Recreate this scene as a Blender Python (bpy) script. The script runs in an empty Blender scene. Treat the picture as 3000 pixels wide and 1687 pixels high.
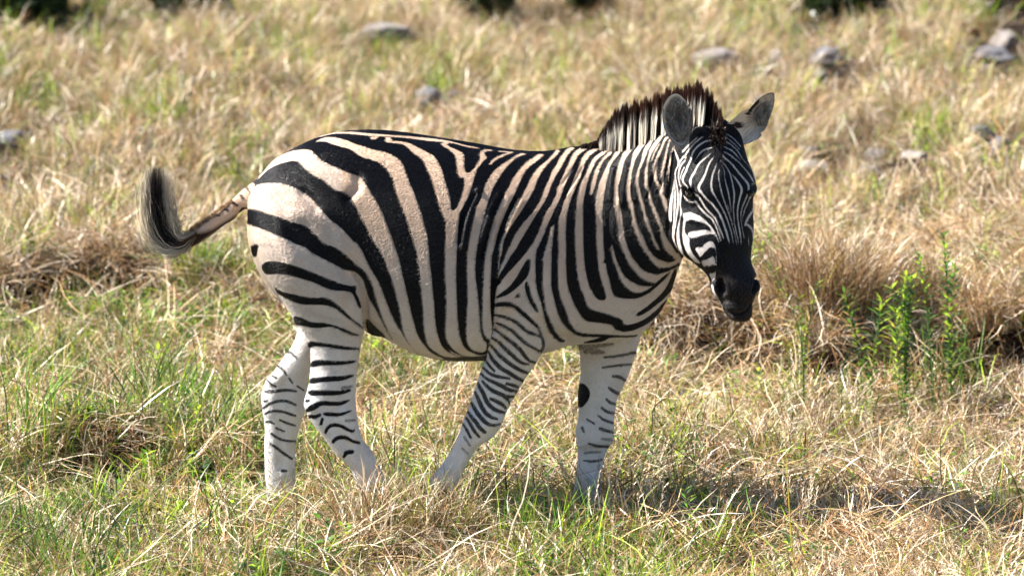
import bpy, math, random
import numpy as np
from mathutils import Vector, Matrix, noise as mnoise

# ------------------------------------------------------------------ scene, camera, light
scene = bpy.context.scene
C = scene.collection
R = math.radians

MM = 0.00115                      # metres per photo pixel at the animal
PITCH = R(10.0)
ZC = 0.83
CAM = Vector((0.0, -14.0, ZC + 14.0 * math.tan(PITCH)))
FPX = (14.0 / math.cos(PITCH)) / MM
FWD = Vector((0, math.cos(PITCH), -math.sin(PITCH)))
UPV = Vector((0, math.sin(PITCH), math.cos(PITCH)))

cam_d = bpy.data.cameras.new('camera')
cam = bpy.data.objects.new('camera', cam_d)
C.objects.link(cam)
cam.location = CAM
cam.rotation_euler = (R(90) - PITCH, 0, 0)
cam_d.sensor_width = 36.0
cam_d.lens = 36.0 * FPX / 3000.0
cam_d.clip_end = 2000
cam_d.dof.use_dof = True
cam_d.dof.focus_distance = (14.0 - 0.22) / math.cos(PITCH)
cam_d.dof.aperture_fstop = 3.5
scene.camera = cam

SUN_EL, SUN_FRONT = R(45), R(-2)     # elevation; degrees the sun stands in front of the animal's side plane
S = Vector((-math.cos(SUN_EL) * math.cos(SUN_FRONT), -math.cos(SUN_EL) * math.sin(SUN_FRONT), math.sin(SUN_EL)))
world = bpy.data.worlds.new("World")
scene.world = world
world.use_nodes = True
wn = world.node_tree.nodes
wl = world.node_tree.links
bg = wn['Background']
sky = wn.new('ShaderNodeTexSky')
sky.sky_type = 'NISHITA'
sky.sun_disc = False
sky.sun_elevation = SUN_EL
sky.sun_rotation = math.atan2(S.x, S.y)
sky.air_density = 1.0
sky.dust_density = 0.6
wl.new(sky.outputs[0], bg.inputs[0])
bg.inputs[1].default_value = 0.05
sun_d = bpy.data.lights.new('sun', 'SUN')
sun_d.energy = 5.0
sun_d.angle = R(0.5)
sun_d.color = (1.0, 0.95, 0.87)
sun = bpy.data.objects.new('sun', sun_d)
C.objects.link(sun)
sun.rotation_euler = (-S).to_track_quat('-Z', 'Y').to_euler()
scene.cycles_curves.shape = 'RIBBONS'
scene.view_settings.view_transform = 'Standard'
scene.view_settings.look = 'None'
scene.view_settings.exposure = 1.86
scene.view_settings.gamma = 1.0
scene.view_settings.use_curve_mapping = False


def at(px, py, Y=0.0):
    """point at depth Y that the photo shows at pixel (px, py)"""
    d = FWD + Vector((1, 0, 0)) * ((px - 1500.0) / FPX) + UPV * ((843.5 - py) / FPX)
    return CAM + d * ((Y - CAM.y) / d.y)


def coat_uv(co):
    """side-on map of the animal's coat (photo pixels) for an (n,3) array"""
    rel = co - np.array(CAM)
    w = rel @ np.array(FWD)
    return np.stack([1500 + FPX * rel[:, 0] / w, 843.5 - FPX * (rel @ np.array(UPV)) / w], 1)


# ------------------------------------------------------------------ helpers
def tag(o, label=None, cat=None, group=None, kind=None):
    for k, v in (('label', label), ('category', cat), ('group', group), ('kind', kind)):
        if v:
            o[k] = v
    return o


def link(name, me, mat=None, parent=None):
    o = bpy.data.objects.new(name, me)
    C.objects.link(o)
    if mat is not None and me is not None and not me.materials:
        me.materials.append(mat)
    if parent:
        o.parent = parent
    return o


def mesh_np(name, verts, faces, smooth=True, col=None):
    me = bpy.data.meshes.new(name)
    v = np.asarray(verts, dtype=np.float32)
    f = np.asarray(faces, dtype=np.int32)
    k = f.shape[1]
    me.vertices.add(len(v))
    me.vertices.foreach_set('co', v.ravel())
    me.loops.add(f.size)
    me.loops.foreach_set('vertex_index', f.ravel())
    me.polygons.add(len(f))
    me.polygons.foreach_set('loop_start', np.arange(0, f.size, k, dtype=np.int32))
    me.polygons.foreach_set('loop_total', np.full(len(f), k, dtype=np.int32))
    me.update(calc_edges=True)
    if smooth:
        me.polygons.foreach_set('use_smooth', np.ones(len(f), dtype=bool))
    if col is not None:
        a = me.color_attributes.new('col', 'FLOAT_COLOR', 'POINT')
        c = np.ones((len(v), 4), dtype=np.float32)
        c[:, :3] = col
        a.data.foreach_set('color', c.ravel())
    return me


def mat_new(name):
    m = bpy.data.materials.new(name)
    m.use_nodes = True
    nt = m.node_tree
    nt.nodes.clear()
    return m, nt, nt.nodes, nt.links


def N(nodes, t, **kw):
    n = nodes.new(t)
    for k, v in kw.items():
        setattr(n, k, v)
    return n


def math_node(nt, op, a, b=None, clamp=False):
    n = nt.nodes.new('ShaderNodeMath')
    n.operation = op
    n.use_clamp = clamp
    for i, x in enumerate((a, b)):
        if x is None:
            continue
        if isinstance(x, (int, float)):
            n.inputs[i].default_value = x
        else:
            nt.links.new(x, n.inputs[i])
    return n.outputs[0]


def mix_col(nt, fac, a, b, blend='MIX'):
    n = nt.nodes.new('ShaderNodeMix')
    n.data_type = 'RGBA'
    n.blend_type = blend
    for i, x in ((0, fac), (6, a), (7, b)):
        if isinstance(x, (int, float)):
            n.inputs[i].default_value = x
        elif isinstance(x, tuple):
            n.inputs[i].default_value = (*x, 1.0) if len(x) == 3 else x
        else:
            nt.links.new(x, n.inputs[i])
    return n.outputs[2]


# ------------------------------------------------------------------ materials
def blade_material(name, translucent=0.28, rough=0.42, warm=1.0):
    """plant material: colour from the blade, varied per clump and by patches of the meadow"""
    m, nt, n, l = mat_new(name)
    out = N(n, 'ShaderNodeOutputMaterial')
    at_ = N(n, 'ShaderNodeAttribute', attribute_name='col')
    oi = N(n, 'ShaderNodeObjectInfo')
    rnd = math_node(nt, 'MULTIPLY_ADD', oi.outputs['Random'], 0.5)
    nt.nodes[-1].inputs[2].default_value = 0.75
    geo = N(n, 'ShaderNodeNewGeometry')
    nz = N(n, 'ShaderNodeTexNoise')
    nz.inputs['Scale'].default_value = 2.2
    nz.inputs['Detail'].default_value = 2
    l.new(geo.outputs['Position'], nz.inputs['Vector'])
    v = math_node(nt, 'MULTIPLY_ADD', nz.outputs[0], 1.0)
    nt.nodes[-1].inputs[2].default_value = 0.5
    k = math_node(nt, 'MULTIPLY', rnd, v)
    c = mix_col(nt, 1.0, at_.outputs['Color'], (1, 1, 1), 'MULTIPLY')
    vm = N(n, 'ShaderNodeVectorMath', operation='SCALE')
    l.new(c, vm.inputs[0])
    l.new(k, vm.inputs['Scale'])
    p = N(n, 'ShaderNodeBsdfPrincipled')
    l.new(vm.outputs[0], p.inputs['Base Color'])
    p.inputs['Roughness'].default_value = rough
    p.inputs['Specular IOR Level'].default_value = 0.45
    t = N(n, 'ShaderNodeBsdfTranslucent')
    l.new(vm.outputs[0], t.inputs['Color'])
    mx = N(n, 'ShaderNodeMixShader')
    mx.inputs[0].default_value = translucent
    l.new(p.outputs[0], mx.inputs[1])
    l.new(t.outputs[0], mx.inputs[2])
    l.new(mx.outputs[0], out.inputs[0])
    return m


M_STRAW = blade_material('straw', 0.14, 0.36)
M_GREEN = blade_material('green_blade', 0.35, 0.38)
M_HAIR_ = None


def hair_material(name, rough=0.42, spec=0.3):
    m, nt, n, l = mat_new(name)
    out = N(n, 'ShaderNodeOutputMaterial')
    a = N(n, 'ShaderNodeAttribute', attribute_name='col')
    p = N(n, 'ShaderNodeBsdfPrincipled')
    l.new(a.outputs['Color'], p.inputs['Base Color'])
    p.inputs['Roughness'].default_value = rough
    p.inputs['Specular IOR Level'].default_value = spec
    l.new(p.outputs[0], out.inputs[0])
    return m


M_HAIR = hair_material('mane_hair', .42, .2)
M_MANE = blade_material('mane_hair_upright', 0.3, 0.5)
for _n in M_MANE.node_tree.nodes:          # no meadow patches in the mane
    if _n.type == 'TEX_NOISE':
        _n.inputs['Scale'].default_value = 0.0


def coat_material():
    m, nt, n, l = mat_new('zebra_coat')
    out = N(n, 'ShaderNodeOutputMaterial')
    f = N(n, 'ShaderNodeAttribute', attribute_name='coat')
    fade = N(n, 'ShaderNodeAttribute', attribute_name='fade')
    tan = N(n, 'ShaderNodeAttribute', attribute_name='tan')
    brown = N(n, 'ShaderNodeAttribute', attribute_name='brown')
    tc = N(n, 'ShaderNodeTexCoord')
    nz = N(n, 'ShaderNodeTexNoise')
    nz.inputs['Scale'].default_value = 260
    nz.inputs['Detail'].default_value = 2
    l.new(tc.outputs['Object'], nz.inputs['Vector'])
    # furry edge between black and white
    e = math_node(nt, 'MULTIPLY_ADD', nz.outputs[0], 3.2)
    nt.nodes[-1].inputs[2].default_value = -1.6
    g = math_node(nt, 'ADD', f.outputs['Fac'], e)
    g = math_node(nt, 'MULTIPLY_ADD', g, 0.45)
    nt.nodes[-1].inputs[2].default_value = 0.5
    nt.nodes[-1].use_clamp = True
    g = math_node(nt, 'MULTIPLY', g, fade.outputs['Fac'])
    # white side of the coat
    n2 = N(n, 'ShaderNodeTexNoise')
    n2.inputs['Scale'].default_value = 9
    n2.inputs['Detail'].default_value = 5
    n2.inputs['Roughness'].default_value = 0.65
    l.new(tc.outputs['Object'], n2.inputs['Vector'])
    mp = N(n, 'ShaderNodeMapping')
    mp.inputs['Scale'].default_value = (150, 150, 420)
    mp.inputs['Rotation'].default_value = (0, R(35), 0)
    l.new(tc.outputs['Object'], mp.inputs[0])
    n3 = N(n, 'ShaderNodeTexNoise')
    n3.inputs['Scale'].default_value = 1
    n3.inputs['Detail'].default_value = 3
    l.new(mp.outputs[0], n3.inputs['Vector'])
    white = mix_col(nt, tan.outputs['Fac'], (0.72, 0.71, 0.72), (0.62, 0.42, 0.27))
    dirt = N(n, 'ShaderNodeValToRGB')
    dirt.color_ramp.elements[0].position = 0.42
    dirt.color_ramp.elements[1].position = 0.72
    l.new(n2.outputs[0], dirt.inputs[0])
    df = math_node(nt, 'MULTIPLY', dirt.outputs[0], 0.35)
    white = mix_col(nt, df, white, (0.40, 0.27, 0.18))
    fine = math_node(nt, 'MULTIPLY_ADD', n3.outputs[0], 0.5)
    nt.nodes[-1].inputs[2].default_value = 0.74
    vm = N(n, 'ShaderNodeVectorMath', operation='SCALE')
    l.new(white, vm.inputs[0])
    l.new(fine, vm.inputs['Scale'])
    white = vm.outputs[0]
    white = mix_col(nt, brown.outputs['Fac'], white, (0.035, 0.015, 0.008))
    colr = mix_col(nt, g, white, (0.0035, 0.0035, 0.005))
    p = N(n, 'ShaderNodeBsdfPrincipled')
    l.new(colr, p.inputs['Base Color'])
    rr = math_node(nt, 'MULTIPLY_ADD', g, -0.29)
    nt.nodes[-1].inputs[2].default_value = 0.62
    l.new(rr, p.inputs['Roughness'])
    p.inputs['Specular IOR Level'].default_value = 0.1
    bmp = N(n, 'ShaderNodeBump')
    bmp.inputs['Strength'].default_value = 0.4
    bmp.inputs['Distance'].default_value = 0.005
    l.new(n3.outputs[0], bmp.inputs['Height'])
    mp2 = N(n, 'ShaderNodeTexNoise')
    mp2.inputs['Scale'].default_value = 70
    mp2.inputs['Detail'].default_value = 3
    l.new(tc.outputs['Object'], mp2.inputs['Vector'])
    b2 = N(n, 'ShaderNodeBump')
    b2.inputs['Strength'].default_value = 0.35
    b2.inputs['Distance'].default_value = 0.006
    l.new(mp2.outputs[0], b2.inputs['Height'])
    l.new(bmp.outputs[0], b2.inputs['Normal'])
    l.new(b2.outputs[0], p.inputs['Normal'])
    l.new(p.outputs[0], out.inputs[0])
    return m


def plain_material(name, col, rough=0.7, noise_scale=30, var=0.3, bump=0.3, spec=0.4, bdist=0.01):
    m, nt, n, l = mat_new(name)
    out = N(n, 'ShaderNodeOutputMaterial')
    tc = N(n, 'ShaderNodeTexCoord')
    nz = N(n, 'ShaderNodeTexNoise')
    nz.inputs['Scale'].default_value = noise_scale
    nz.inputs['Detail'].default_value = 6
    l.new(tc.outputs['Object'], nz.inputs['Vector'])
    a = tuple(c * (1 - var) for c in col)
    b = tuple(min(1, c * (1 + var)) for c in col)
    c_ = mix_col(nt, nz.outputs[0], a, b)
    p = N(n, 'ShaderNodeBsdfPrincipled')
    l.new(c_, p.inputs['Base Color'])
    p.inputs['Roughness'].default_value = rough
    p.inputs['Specular IOR Level'].default_value = spec
    bm_ = N(n, 'ShaderNodeBump')
    bm_.inputs['Strength'].default_value = bump
    bm_.inputs['Distance'].default_value = bdist
    l.new(nz.outputs[0], bm_.inputs['Height'])
    l.new(bm_.outputs[0], p.inputs['Normal'])
    l.new(p.outputs[0], out.inputs[0])
    return m


M_COAT = coat_material()
M_FUR = hair_material('short_fur', 0.33, 0.32)
M_SOIL = plain_material('soil', (0.016, 0.011, 0.008), 0.95, 14.0, 0.6, 1.0, 0.05, 0.05)
M_HOOF = plain_material('hoof_horn', (0.035, 0.03, 0.028), 0.5, 60, 0.3, 0.2)
M_EYE = plain_material('eye_surface', (0.006, 0.004, 0.003), 0.06, 5, 0.1, 0.0, 0.8)
M_ROCK = plain_material('rock', (0.11, 0.108, 0.12), 0.85, 7, 0.45, 0.7, 0.3, 0.03)
M_ROCK2 = plain_material('rock_warm', (0.20, 0.175, 0.165), 0.85, 7, 0.4, 0.7, 0.3, 0.03)
M_CLOD = plain_material('earth_clod', (0.055, 0.024, 0.014), 0.95, 18, 0.5, 1.0, 0.1, 0.03)

# ------------------------------------------------------------------ the animal's coat pattern
FR = {'R1': (400, 350, 3.6229), 'R2': (1000, 350, 3.6229), 'R3': (700, 700, 3.6229), 'R4': (1300, 700, 3.6229),
      'R5': (700, 1050, 3.6229), 'R6': (1200, 1050, 3.6229), 'R7': (1650, 200, 3.6229),
      'N1': (1640, 400, 7.2457), 'N2': (1640, 580, 7.2457), 'N3': (1400, 560, 7.2457),
      'H1': (1940, 380, 7.2457), 'H2': (1940, 560, 7.2457), 'H3': (1940, 740, 7.2457), 'E1': (1940, 230, 4.094),
      'E2': (1720, 230, 4.094), 'P': (0, 0, 1.0)}


def to_px(fr, a):
    ox, oy, s = FR[fr]
    a = np.array(a, dtype=float)
    a[:, 0] = ox + a[:, 0] / s
    a[:, 1] = oy + a[:, 1] / s
    if a.shape[1] > 2:
        a[:, 2] /= s
    return a


def parse(t):
    """'R1: x,y x,y; R2: x,y ...' -> pixel points"""
    out = []
    for seg in t.strip().split('/'):
        fr, body = seg.split(':')
        pts = [[float(q) for q in p.split(',')] for p in body.split()]
        out.append(to_px(fr.strip(), pts))
    return np.concatenate(out)


def chaikin(p, closed=True, n=1):
    for _ in range(n):
        q = np.roll(p, -1, 0)
        a, b = 0.75 * p + 0.25 * q, 0.25 * p + 0.75 * q
        if closed:
            p = np.stack([a, b], 1).reshape(-1, p.shape[1])
        else:
            m = np.stack([a[:-1], b[:-1]], 1).reshape(-1, p.shape[1])
            p = np.concatenate([p[:1], m, p[-1:]])
    return p


BODY, HEAD, BROWN = [], [], []


def poly(L, val, t, s=1.0):
    L.append(('p', val, s, chaikin(parse(t))))


def rows(L, val, t, s=1.0):
    """'N1: y,xl,xr ...' near-vertical stripe given by its two edges"""
    lft, rgt = [], []
    for seg in t.strip().split('/'):
        fr, body = seg.split(':')
        rr = [[float(q) for q in p.split(',')] for p in body.split()]
        lft.append(to_px(fr.strip(), [[r[1], r[0]] for r in rr]))
        rgt.append(to_px(fr.strip(), [[r[2], r[0]] for r in rr]))
    a, b = np.concatenate(lft), np.concatenate(rgt)
    L.append(('p', val, s, chaikin(np.concatenate([a, b[::-1]]))))


def line(L, val, t, s=1.0, k=1.0):
    for part in t.strip().split('|'):
        p = chaikin(parse(part), False)
        p[:, 2] *= k
        L.append(('s', val, s, p))


MARG = 14.0


def seg_dist(P, a, b):
    ab = b[:2] - a[:2]
    ap = P - a[:2]
    h = np.clip((ap @ ab) / max(ab @ ab, 1e-9), 0, 1)
    d = np.hypot(ap[:, 0] - h * ab[0], ap[:, 1] - h * ab[1])
    return d, h


def elem_field(el, P):
    pts = el[3]
    if el[0] == 's':
        s = np.full(len(P), -1e9)
        for a, b in zip(pts[:-1], pts[1:]):
            d, h = seg_dist(P, a, b)
            s = np.maximum(s, 0.5 * (a[2] + (b[2] - a[2]) * h) - d)
        return s
    dm = np.full(len(P), 1e9)
    ins = np.zeros(len(P), dtype=bool)
    for a, b in zip(pts, np.roll(pts, -1, 0)):
        d, _ = seg_dist(P, a, b)
        dm = np.minimum(dm, d)
        if a[1] != b[1]:
            c = ((a[1] > P[:, 1]) != (b[1] > P[:, 1])) & \
                (P[:, 0] < (b[0] - a[0]) * (P[:, 1] - a[1]) / (b[1] - a[1]) + a[0])
            ins ^= c
    return np.where(ins, dm, -dm)


def paint(L, P, base=-MARG):
    f = np.full(len(P), base)
    st = np.ones(len(P))
    for el in L:
        pts = el[3][:, :2]
        w = 0 if el[0] == 'p' else el[3][:, 2].max() / 2
        lo, hi = pts.min(0) - MARG - w, pts.max(0) + MARG + w
        idx = np.nonzero((P[:, 0] > lo[0]) & (P[:, 0] < hi[0]) & (P[:, 1] > lo[1]) & (P[:, 1] < hi[1]))[0]
        if not len(idx):
            continue
        s = np.clip(elem_field(el, P[idx]), -MARG, MARG)
        if el[1]:
            nf = np.maximum(f[idx], s)
            st[idx] = np.where(s > np.maximum(f[idx], -4.0), el[2], st[idx])
            f[idx] = nf
        else:
            f[idx] = np.minimum(f[idx], -s)
    return f, st


K, W = 1, 0
# black ground of back, flank and neck, pale stripes cut into it
poly(BODY, K, "R1: 1260,690 1200,600 1500,300 1900,100 2536,0 / R2: 1400,100 2000,200 2400,150 / R7: 400,600 1000,300 1300,300 /"
     "P: 2150,330 2200,600 2150,790 / R4: 2560,180 2300,290 1700,290 1700,150 950,150 945,40 900,120 830,200 760,280 690,350 640,410 600,480 560,500 540,700 530,960 470,1150 440,1320 100,1330 /"
     "R3: 1900,1290 1900,1210 1800,1100 1740,1000 1660,880 1600,750 1550,620 1500,480 1420,350 1350,220 1300,100 1220,0 /"
     "R1: 2330,1330 2250,1230 2150,1130 2050,1060 2000,1000 1950,940 1870,850 1800,790 1700,730 1600,690 1500,668 1350,672")
# hind quarter bands
poly(BODY, K, "R1: 1100,930 1185,940 1270,950 1350,980 1500,1030 1600,1070 1750,1110 1800,1130 1880,1200 1950,1270 2000,1320 2100,1350 2180,1400 /"
     "R3: 1143,170 1200,230 1260,280 1330,330 1380,400 1430,500 1450,600 1500,760 1540,860 1590,990 1640,1080 1600,1010 1560,940 1500,830 1440,720 1380,620 1340,500 1320,430 1250,355 1200,335 1130,330 1050,290 960,240 880,200 780,150 700,80 620,60 560,30 510,0 /"
     "R1: 1500,1230 1350,1165 1250,1130 1175,1090 1100,1060")
poly(BODY, K, "R3: 120,65 138,65 175,50 215,60 205,110 190,178 150,190")
poly(BODY, K, "R3: 235,285 280,245 340,232 450,245 560,270 700,320 800,360 900,400 1000,440 1100,480 1200,500 1245,490 1250,520 1240,570 1280,640 1300,720 1280,730 1240,640 1200,560 1120,550 1000,545 900,510 800,460 700,430 600,400 500,375 400,368 320,378 270,360")
poly(BODY, K, "R3: 380,500 450,555 560,580 700,610 830,625 900,615 980,640 1060,700 1130,770 1200,840 1270,890 1335,945 1290,925 1200,870 1110,800 1040,740 950,705 850,695 700,695 620,680 540,645 460,605 400,570")
poly(BODY, K, "R3: 570,822 640,820 700,850 780,885 900,885 980,905 1060,925 1150,965 1230,1000 1305,1020 1220,1020 1120,985 1020,935 950,925 880,940 780,940 700,920 600,915")
poly(BODY, K, "R3: 735,1080 830,1090 920,1110 1020,1120 1150,1145 1280,1150 1270,1165 1150,1172 1030,1155 900,1135 800,1130 740,1155")
poly(BODY, K, "R3: 765,1300 820,1282 950,1290 1080,1300 1240,1285 1235,1305 1100,1330 950,1335 860,1335 765,1362")
poly(BODY, K, "R5: 755,205 850,200 950,190 1080,190 1220,165 1215,185 1100,230 980,240 860,245 800,262 750,262")
poly(BODY, K, "R5: 735,335 850,335 950,340 1080,345 1190,320 1180,345 1080,380 980,388 850,385 780,395 735,370")
poly(BODY, K, "R5: 705,430 760,435 745,460 708,462")
poly(BODY, K, "R5: 705,545 750,500 830,460 900,450 1000,460 1100,455 1180,430 1150,460 1080,495 980,495 870,490 820,530 760,555 710,565")
poly(BODY, K, "R5: 895,570 1000,575 1080,580 1200,545 1180,560 1100,600 1000,612 900,600")
line(BODY, K, "R5: 750,610,30 800,620,30 860,595,24 | R5: 870,690,24 885,640,24")
line(BODY, K, "R5: 1140,658,22 1230,650,14 | R5: 1100,310,30 1200,290,10", 0.6)
poly(BODY, K, "R5: 905,780 930,720 990,685 1060,690 1130,720 1190,760 1235,745 1210,785 1150,765 1080,725 1000,715 950,740 925,800")
poly(BODY, K, "R5: 985,880 1010,840 1070,812 1140,820 1210,865 1290,880 1280,905 1210,890 1140,850 1080,850 1030,865 1000,900")
poly(BODY, K, "R5: 1110,990 1170,965 1225,975 1215,1005 1150,1010 1120,1050 1095,1045 1120,1010")
# far hind leg
line(BODY, K, "R5: 285,350,28 400,345,28 500,330,22 605,345,16 | R5: 265,520,20 340,470,22 430,445,24 520,450,22 600,490,16 | R5: 280,585,16 340,555,20 450,555,20 550,590,20 600,605,12 |"
     "R5: 290,670,16 340,670,20 370,690,12 | R5: 435,650,14 500,680,18 600,710,10 | R5: 395,735,12 480,770,12 | R5: 345,795,16 400,835,20 480,870,18 600,875,12 |"
     "R5: 335,900,16 400,945,20 470,1000,22 560,1060,18 | R5: 460,1190,24 500,1190,20 | R5: 270,450,16 300,447,12 | R5: 355,180,12 400,205,14 | R5: 305,230,12 340,270,16 390,295,14 |"
     "R5: 425,80,24 470,120,24 505,170,12 | R5: 535,210,14 570,260,10 | R5: 620,290,10 690,335,10 | R3: 530,1190,26 570,1215,20 620,1270,10", 0.92)
# shoulder and chest
poly(BODY, K, "R4: 1020,0 985,100 975,217 975,400 990,550 1030,650 1060,780 1090,900 1150,1010 1220,1080 1270,1090 1300,1085 1240,1050 1190,970 1130,850 1085,750 1070,600 1050,450 1060,300 1060,200 1090,50 1100,0")
poly(BODY, K, "R4: 1150,100 1145,300 1140,450 1150,550 1190,700 1230,830 1290,920 1370,990 1450,1025 1600,1035 1690,1035 1640,1055 1530,1085 1480,1098 1600,1095 1700,1080 1760,1040 1850,1035 2000,1035 2090,1005 1980,1022 1850,1022 1760,1012 1680,1008 1500,1005 1400,970 1340,880 1300,750 1255,650 1225,550 1215,400 1215,250 1225,100")
poly(BODY, K, "R4: 1300,100 1300,300 1315,500 1350,600 1390,700 1450,800 1510,870 1600,880 1700,890 1800,910 1820,960 1920,980 2000,970 2100,930 2200,870 2300,770 2390,650 2400,600 2340,660 2260,750 2150,840 2050,890 1920,915 1905,870 1890,850 1780,800 1640,765 1560,740 1520,690 1490,600 1450,500 1420,380 1410,250 1405,100")
poly(BODY, K, "R4: 1485,100 1500,300 1520,400 1545,510 1580,550 1600,600 1640,645 1700,650 1728,630 1720,570 1690,480 1660,380 1645,280 1625,100")
poly(BODY, K, "R4: 1695,100 1720,250 1735,350 1765,450 1790,560 1820,610 1900,630 2020,635 2110,610 2200,560 2290,480 2370,400 2420,330 2380,360 2300,420 2210,510 2100,570 2000,560 1930,500 1880,430 1840,330 1810,220 1790,100 1785,50")
poly(BODY, K, "R4: 1800,50 1815,130 1870,290 1900,370 1970,440 2070,490 2200,505 2270,470 2210,460 2110,420 2060,370 2000,300 1940,200 1900,110 1860,50")
poly(BODY, K, "R4: 1960,60 2010,200 2080,300 2150,350 2260,375 2360,350 2440,310 2536,250 2500,240 2420,275 2340,295 2270,285 2200,230 2130,150 2070,60")
poly(BODY, K, "R4: 2140,20 2200,110 2280,190 2370,240 2430,240 2455,200 2420,180 2350,140 2300,90 2270,0 2150,0")
poly(BODY, K, "R4: 2475,290 2475,400 2430,520 2350,620 2230,720 2120,800 2040,820 2060,780 2140,730 2250,640 2340,550 2400,440 2440,330")
poly(BODY, K, "R4: 920,200 930,270 905,370 880,410 820,480 740,550 650,600 560,635 550,620 600,580 680,520 760,430 830,310 870,240")
poly(BODY, K, "R4: 885,440 910,490 920,560 950,640 990,710 1015,790 980,770 930,700 880,600 860,510 865,460")
poly(BODY, K, "R4: 800,560 825,620 750,620", 0.85)
poly(BODY, K, "R4: 535,690 600,665 700,660 780,700 860,770 920,830 990,890 1020,940 1000,950 940,900 880,850 800,780 740,720 660,710 580,720 535,715")
line(BODY, K, "R4: 1010,940,30 1040,1020,25 1060,1100,22 1050,1180,22 1010,1190,14", 0.85)
line(BODY, K, "R4: 550,805,25 640,820,32 740,860,36 800,900,36 870,970,34 940,1000,28 1010,1020,18 1050,1060,14 | R4: 560,890,20 650,920,30 730,970,34 800,1040,34 880,1110,28 950,1150,22 1030,1190,16 |"
     "R4: 540,960,18 620,1010,26 680,1060,32 760,1120,36 820,1180,36 860,1240,32 910,1290,24 980,1310,14 | R4: 505,1040,14 590,1090,26 640,1150,34 720,1220,38 780,1280,30 840,1320,22 900,1325,12 |"
     "R4: 490,1110,14 540,1170,24 590,1230,34 660,1290,36 740,1350,36 830,1400,28 910,1420,18 | R4: 475,1190,12 510,1260,26 560,1320,34 620,1380,34 |"
     "R6: 810,20,14 850,80,20 900,130,16 | R6: 870,0,24 920,60,30 980,110,34 1060,150,36 1130,200,36 1220,240,24 | R6: 780,90,12 850,160,26 930,190,30 1060,210,14 |"
     "R6: 755,150,12 800,200,20 870,240,28 970,280,36 1040,330,34 1140,345,20 | R6: 1030,265,22 1100,280,30 1150,300,20 | R6: 775,240,20 820,290,28 880,340,36 960,375,38 1030,400,30 1110,400,16 |"
     "R6: 1000,400,24 1050,440,20 1060,470,10 | R6: 720,245,16 750,310,32 790,380,36 810,440,36 850,500,36 920,550,34 1010,570,18 | R6: 860,425,24 920,450,36 980,480,34 1020,520,20 |"
     "R6: 695,350,16 730,430,34 760,500,38 800,570,36 860,620,34 930,640,16 | R6: 650,450,14 680,510,32 720,580,36 770,640,38 820,690,36 890,710,22 960,690,10 |"
     "R6: 610,545,16 660,620,30 710,680,34 750,740,36 800,780,26 | R6: 600,620,16 640,680,28 680,760,30 740,830,16 | R6: 570,690,14 610,760,24 650,840,14", 0.93)
line(BODY, K, "R6: 580,830,16 640,920,14 | R6: 560,950,12 620,1010,10 | R6: 1860,1000,16 1960,990,24 2030,990,12 | R6: 2040,850,14 2140,860,26", 0.6)
line(BODY, K, "R6: 2050,95,12 2200,70,16 2370,55,14 | R6: 2160,185,20 2230,190,30 2290,230,24 | R6: 2120,310,24 2170,350,34 2240,375,26 | R6: 2090,430,16 2140,475,26 2210,480,20 |"
     "R6: 2040,520,18 2100,570,26 2180,575,20 | R6: 2000,600,10 2060,650,20 2160,680,22 | R6: 2020,740,24 2090,765,28 2160,780,22 | R4: 1700,1255,12 1850,1240,20 2060,1190,20 | R4: 1700,1360,10 1850,1340,14 2000,1325,12 | R6: 1900,900,12 2000,930,22 2130,930,18 | R6: 1850,1080,12 1950,1090,18 2040,1070,14 | R6: 1880,640,10 1960,690,14", 0.85)
line(BODY, K, "R4: 1500,1190,30 1600,1190,60 1700,1200,20 | R4: 1450,1140,40 1560,1140,40 1800,1110,20", 0.55)
poly(BODY, K, "R6: 1800,262 1850,265 1890,310 1915,360 1900,430 1860,480 1830,512 1780,505 1770,430 1770,330")
line(BODY, K, "R6: 1830,730,24 1850,775,14", 0.8)
# pale stripes, hind quarter to girth
line(BODY, W, "R2: -430,262,14 -300,200,16 -100,148,20 0,143,18 150,148,25 300,165,28 450,172,22 600,182,20 750,195,25 900,215,30 1000,225,30 1100,235,22 1200,250,15 1300,280,15 1400,300,18 1470,308,10 |"
     "R2: 330,200,30 380,195,28 395,170,14")
poly(BODY, W, "R1: 1290,640 1330,560 1400,480 1500,400 1650,330 1820,310 1870,340 1920,390 1960,430 2050,480 2150,520 2200,540 2300,580 2370,600 / R2: 230,640 280,720 350,820 400,920 450,1020 500,1150 540,1250 600,1449 /"
     "R3: 1700,200 1740,400 1780,550 1830,780 1870,920 1900,1020 1970,1120 2050,1210 2180,1265 2180,1290 1920,1250 1850,1170 1780,1080 1740,950 1730,850 1700,700 1650,500 1600,350 1530,160 /"
     "R2: 440,1449 420,1400 350,1300 300,1200 220,1050 170,950 130,870 110,830 / R1: 2260,800 2200,770 2100,740 2050,690 1990,640 1930,620 1850,570 1780,510 1730,450 1680,435 1600,450 1500,480 1400,530 1330,600")
poly(BODY, W, "R1: 1900,240 1980,195 2080,182 2200,210 2300,250 / R2: 250,290 350,325 450,340 530,370 600,410 650,460 680,540 740,700 800,850 840,960 880,1100 920,1250 935,1449 /"
     "R3: 2020,180 2040,350 2060,550 2075,700 2085,870 2110,1000 2150,1120 2200,1180 2280,1225 2400,1255 2200,1262 2080,1200 2010,1140 1985,1060 1968,950 1960,750 1945,600 1925,400 1900,180 /"
     "R2: 790,1350 740,1180 700,1050 650,930 600,820 570,700 540,600 500,540 440,480 380,445 300,420 200,390 150,350 80,310 / R1: 2174,290 2100,270 2000,230")
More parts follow.
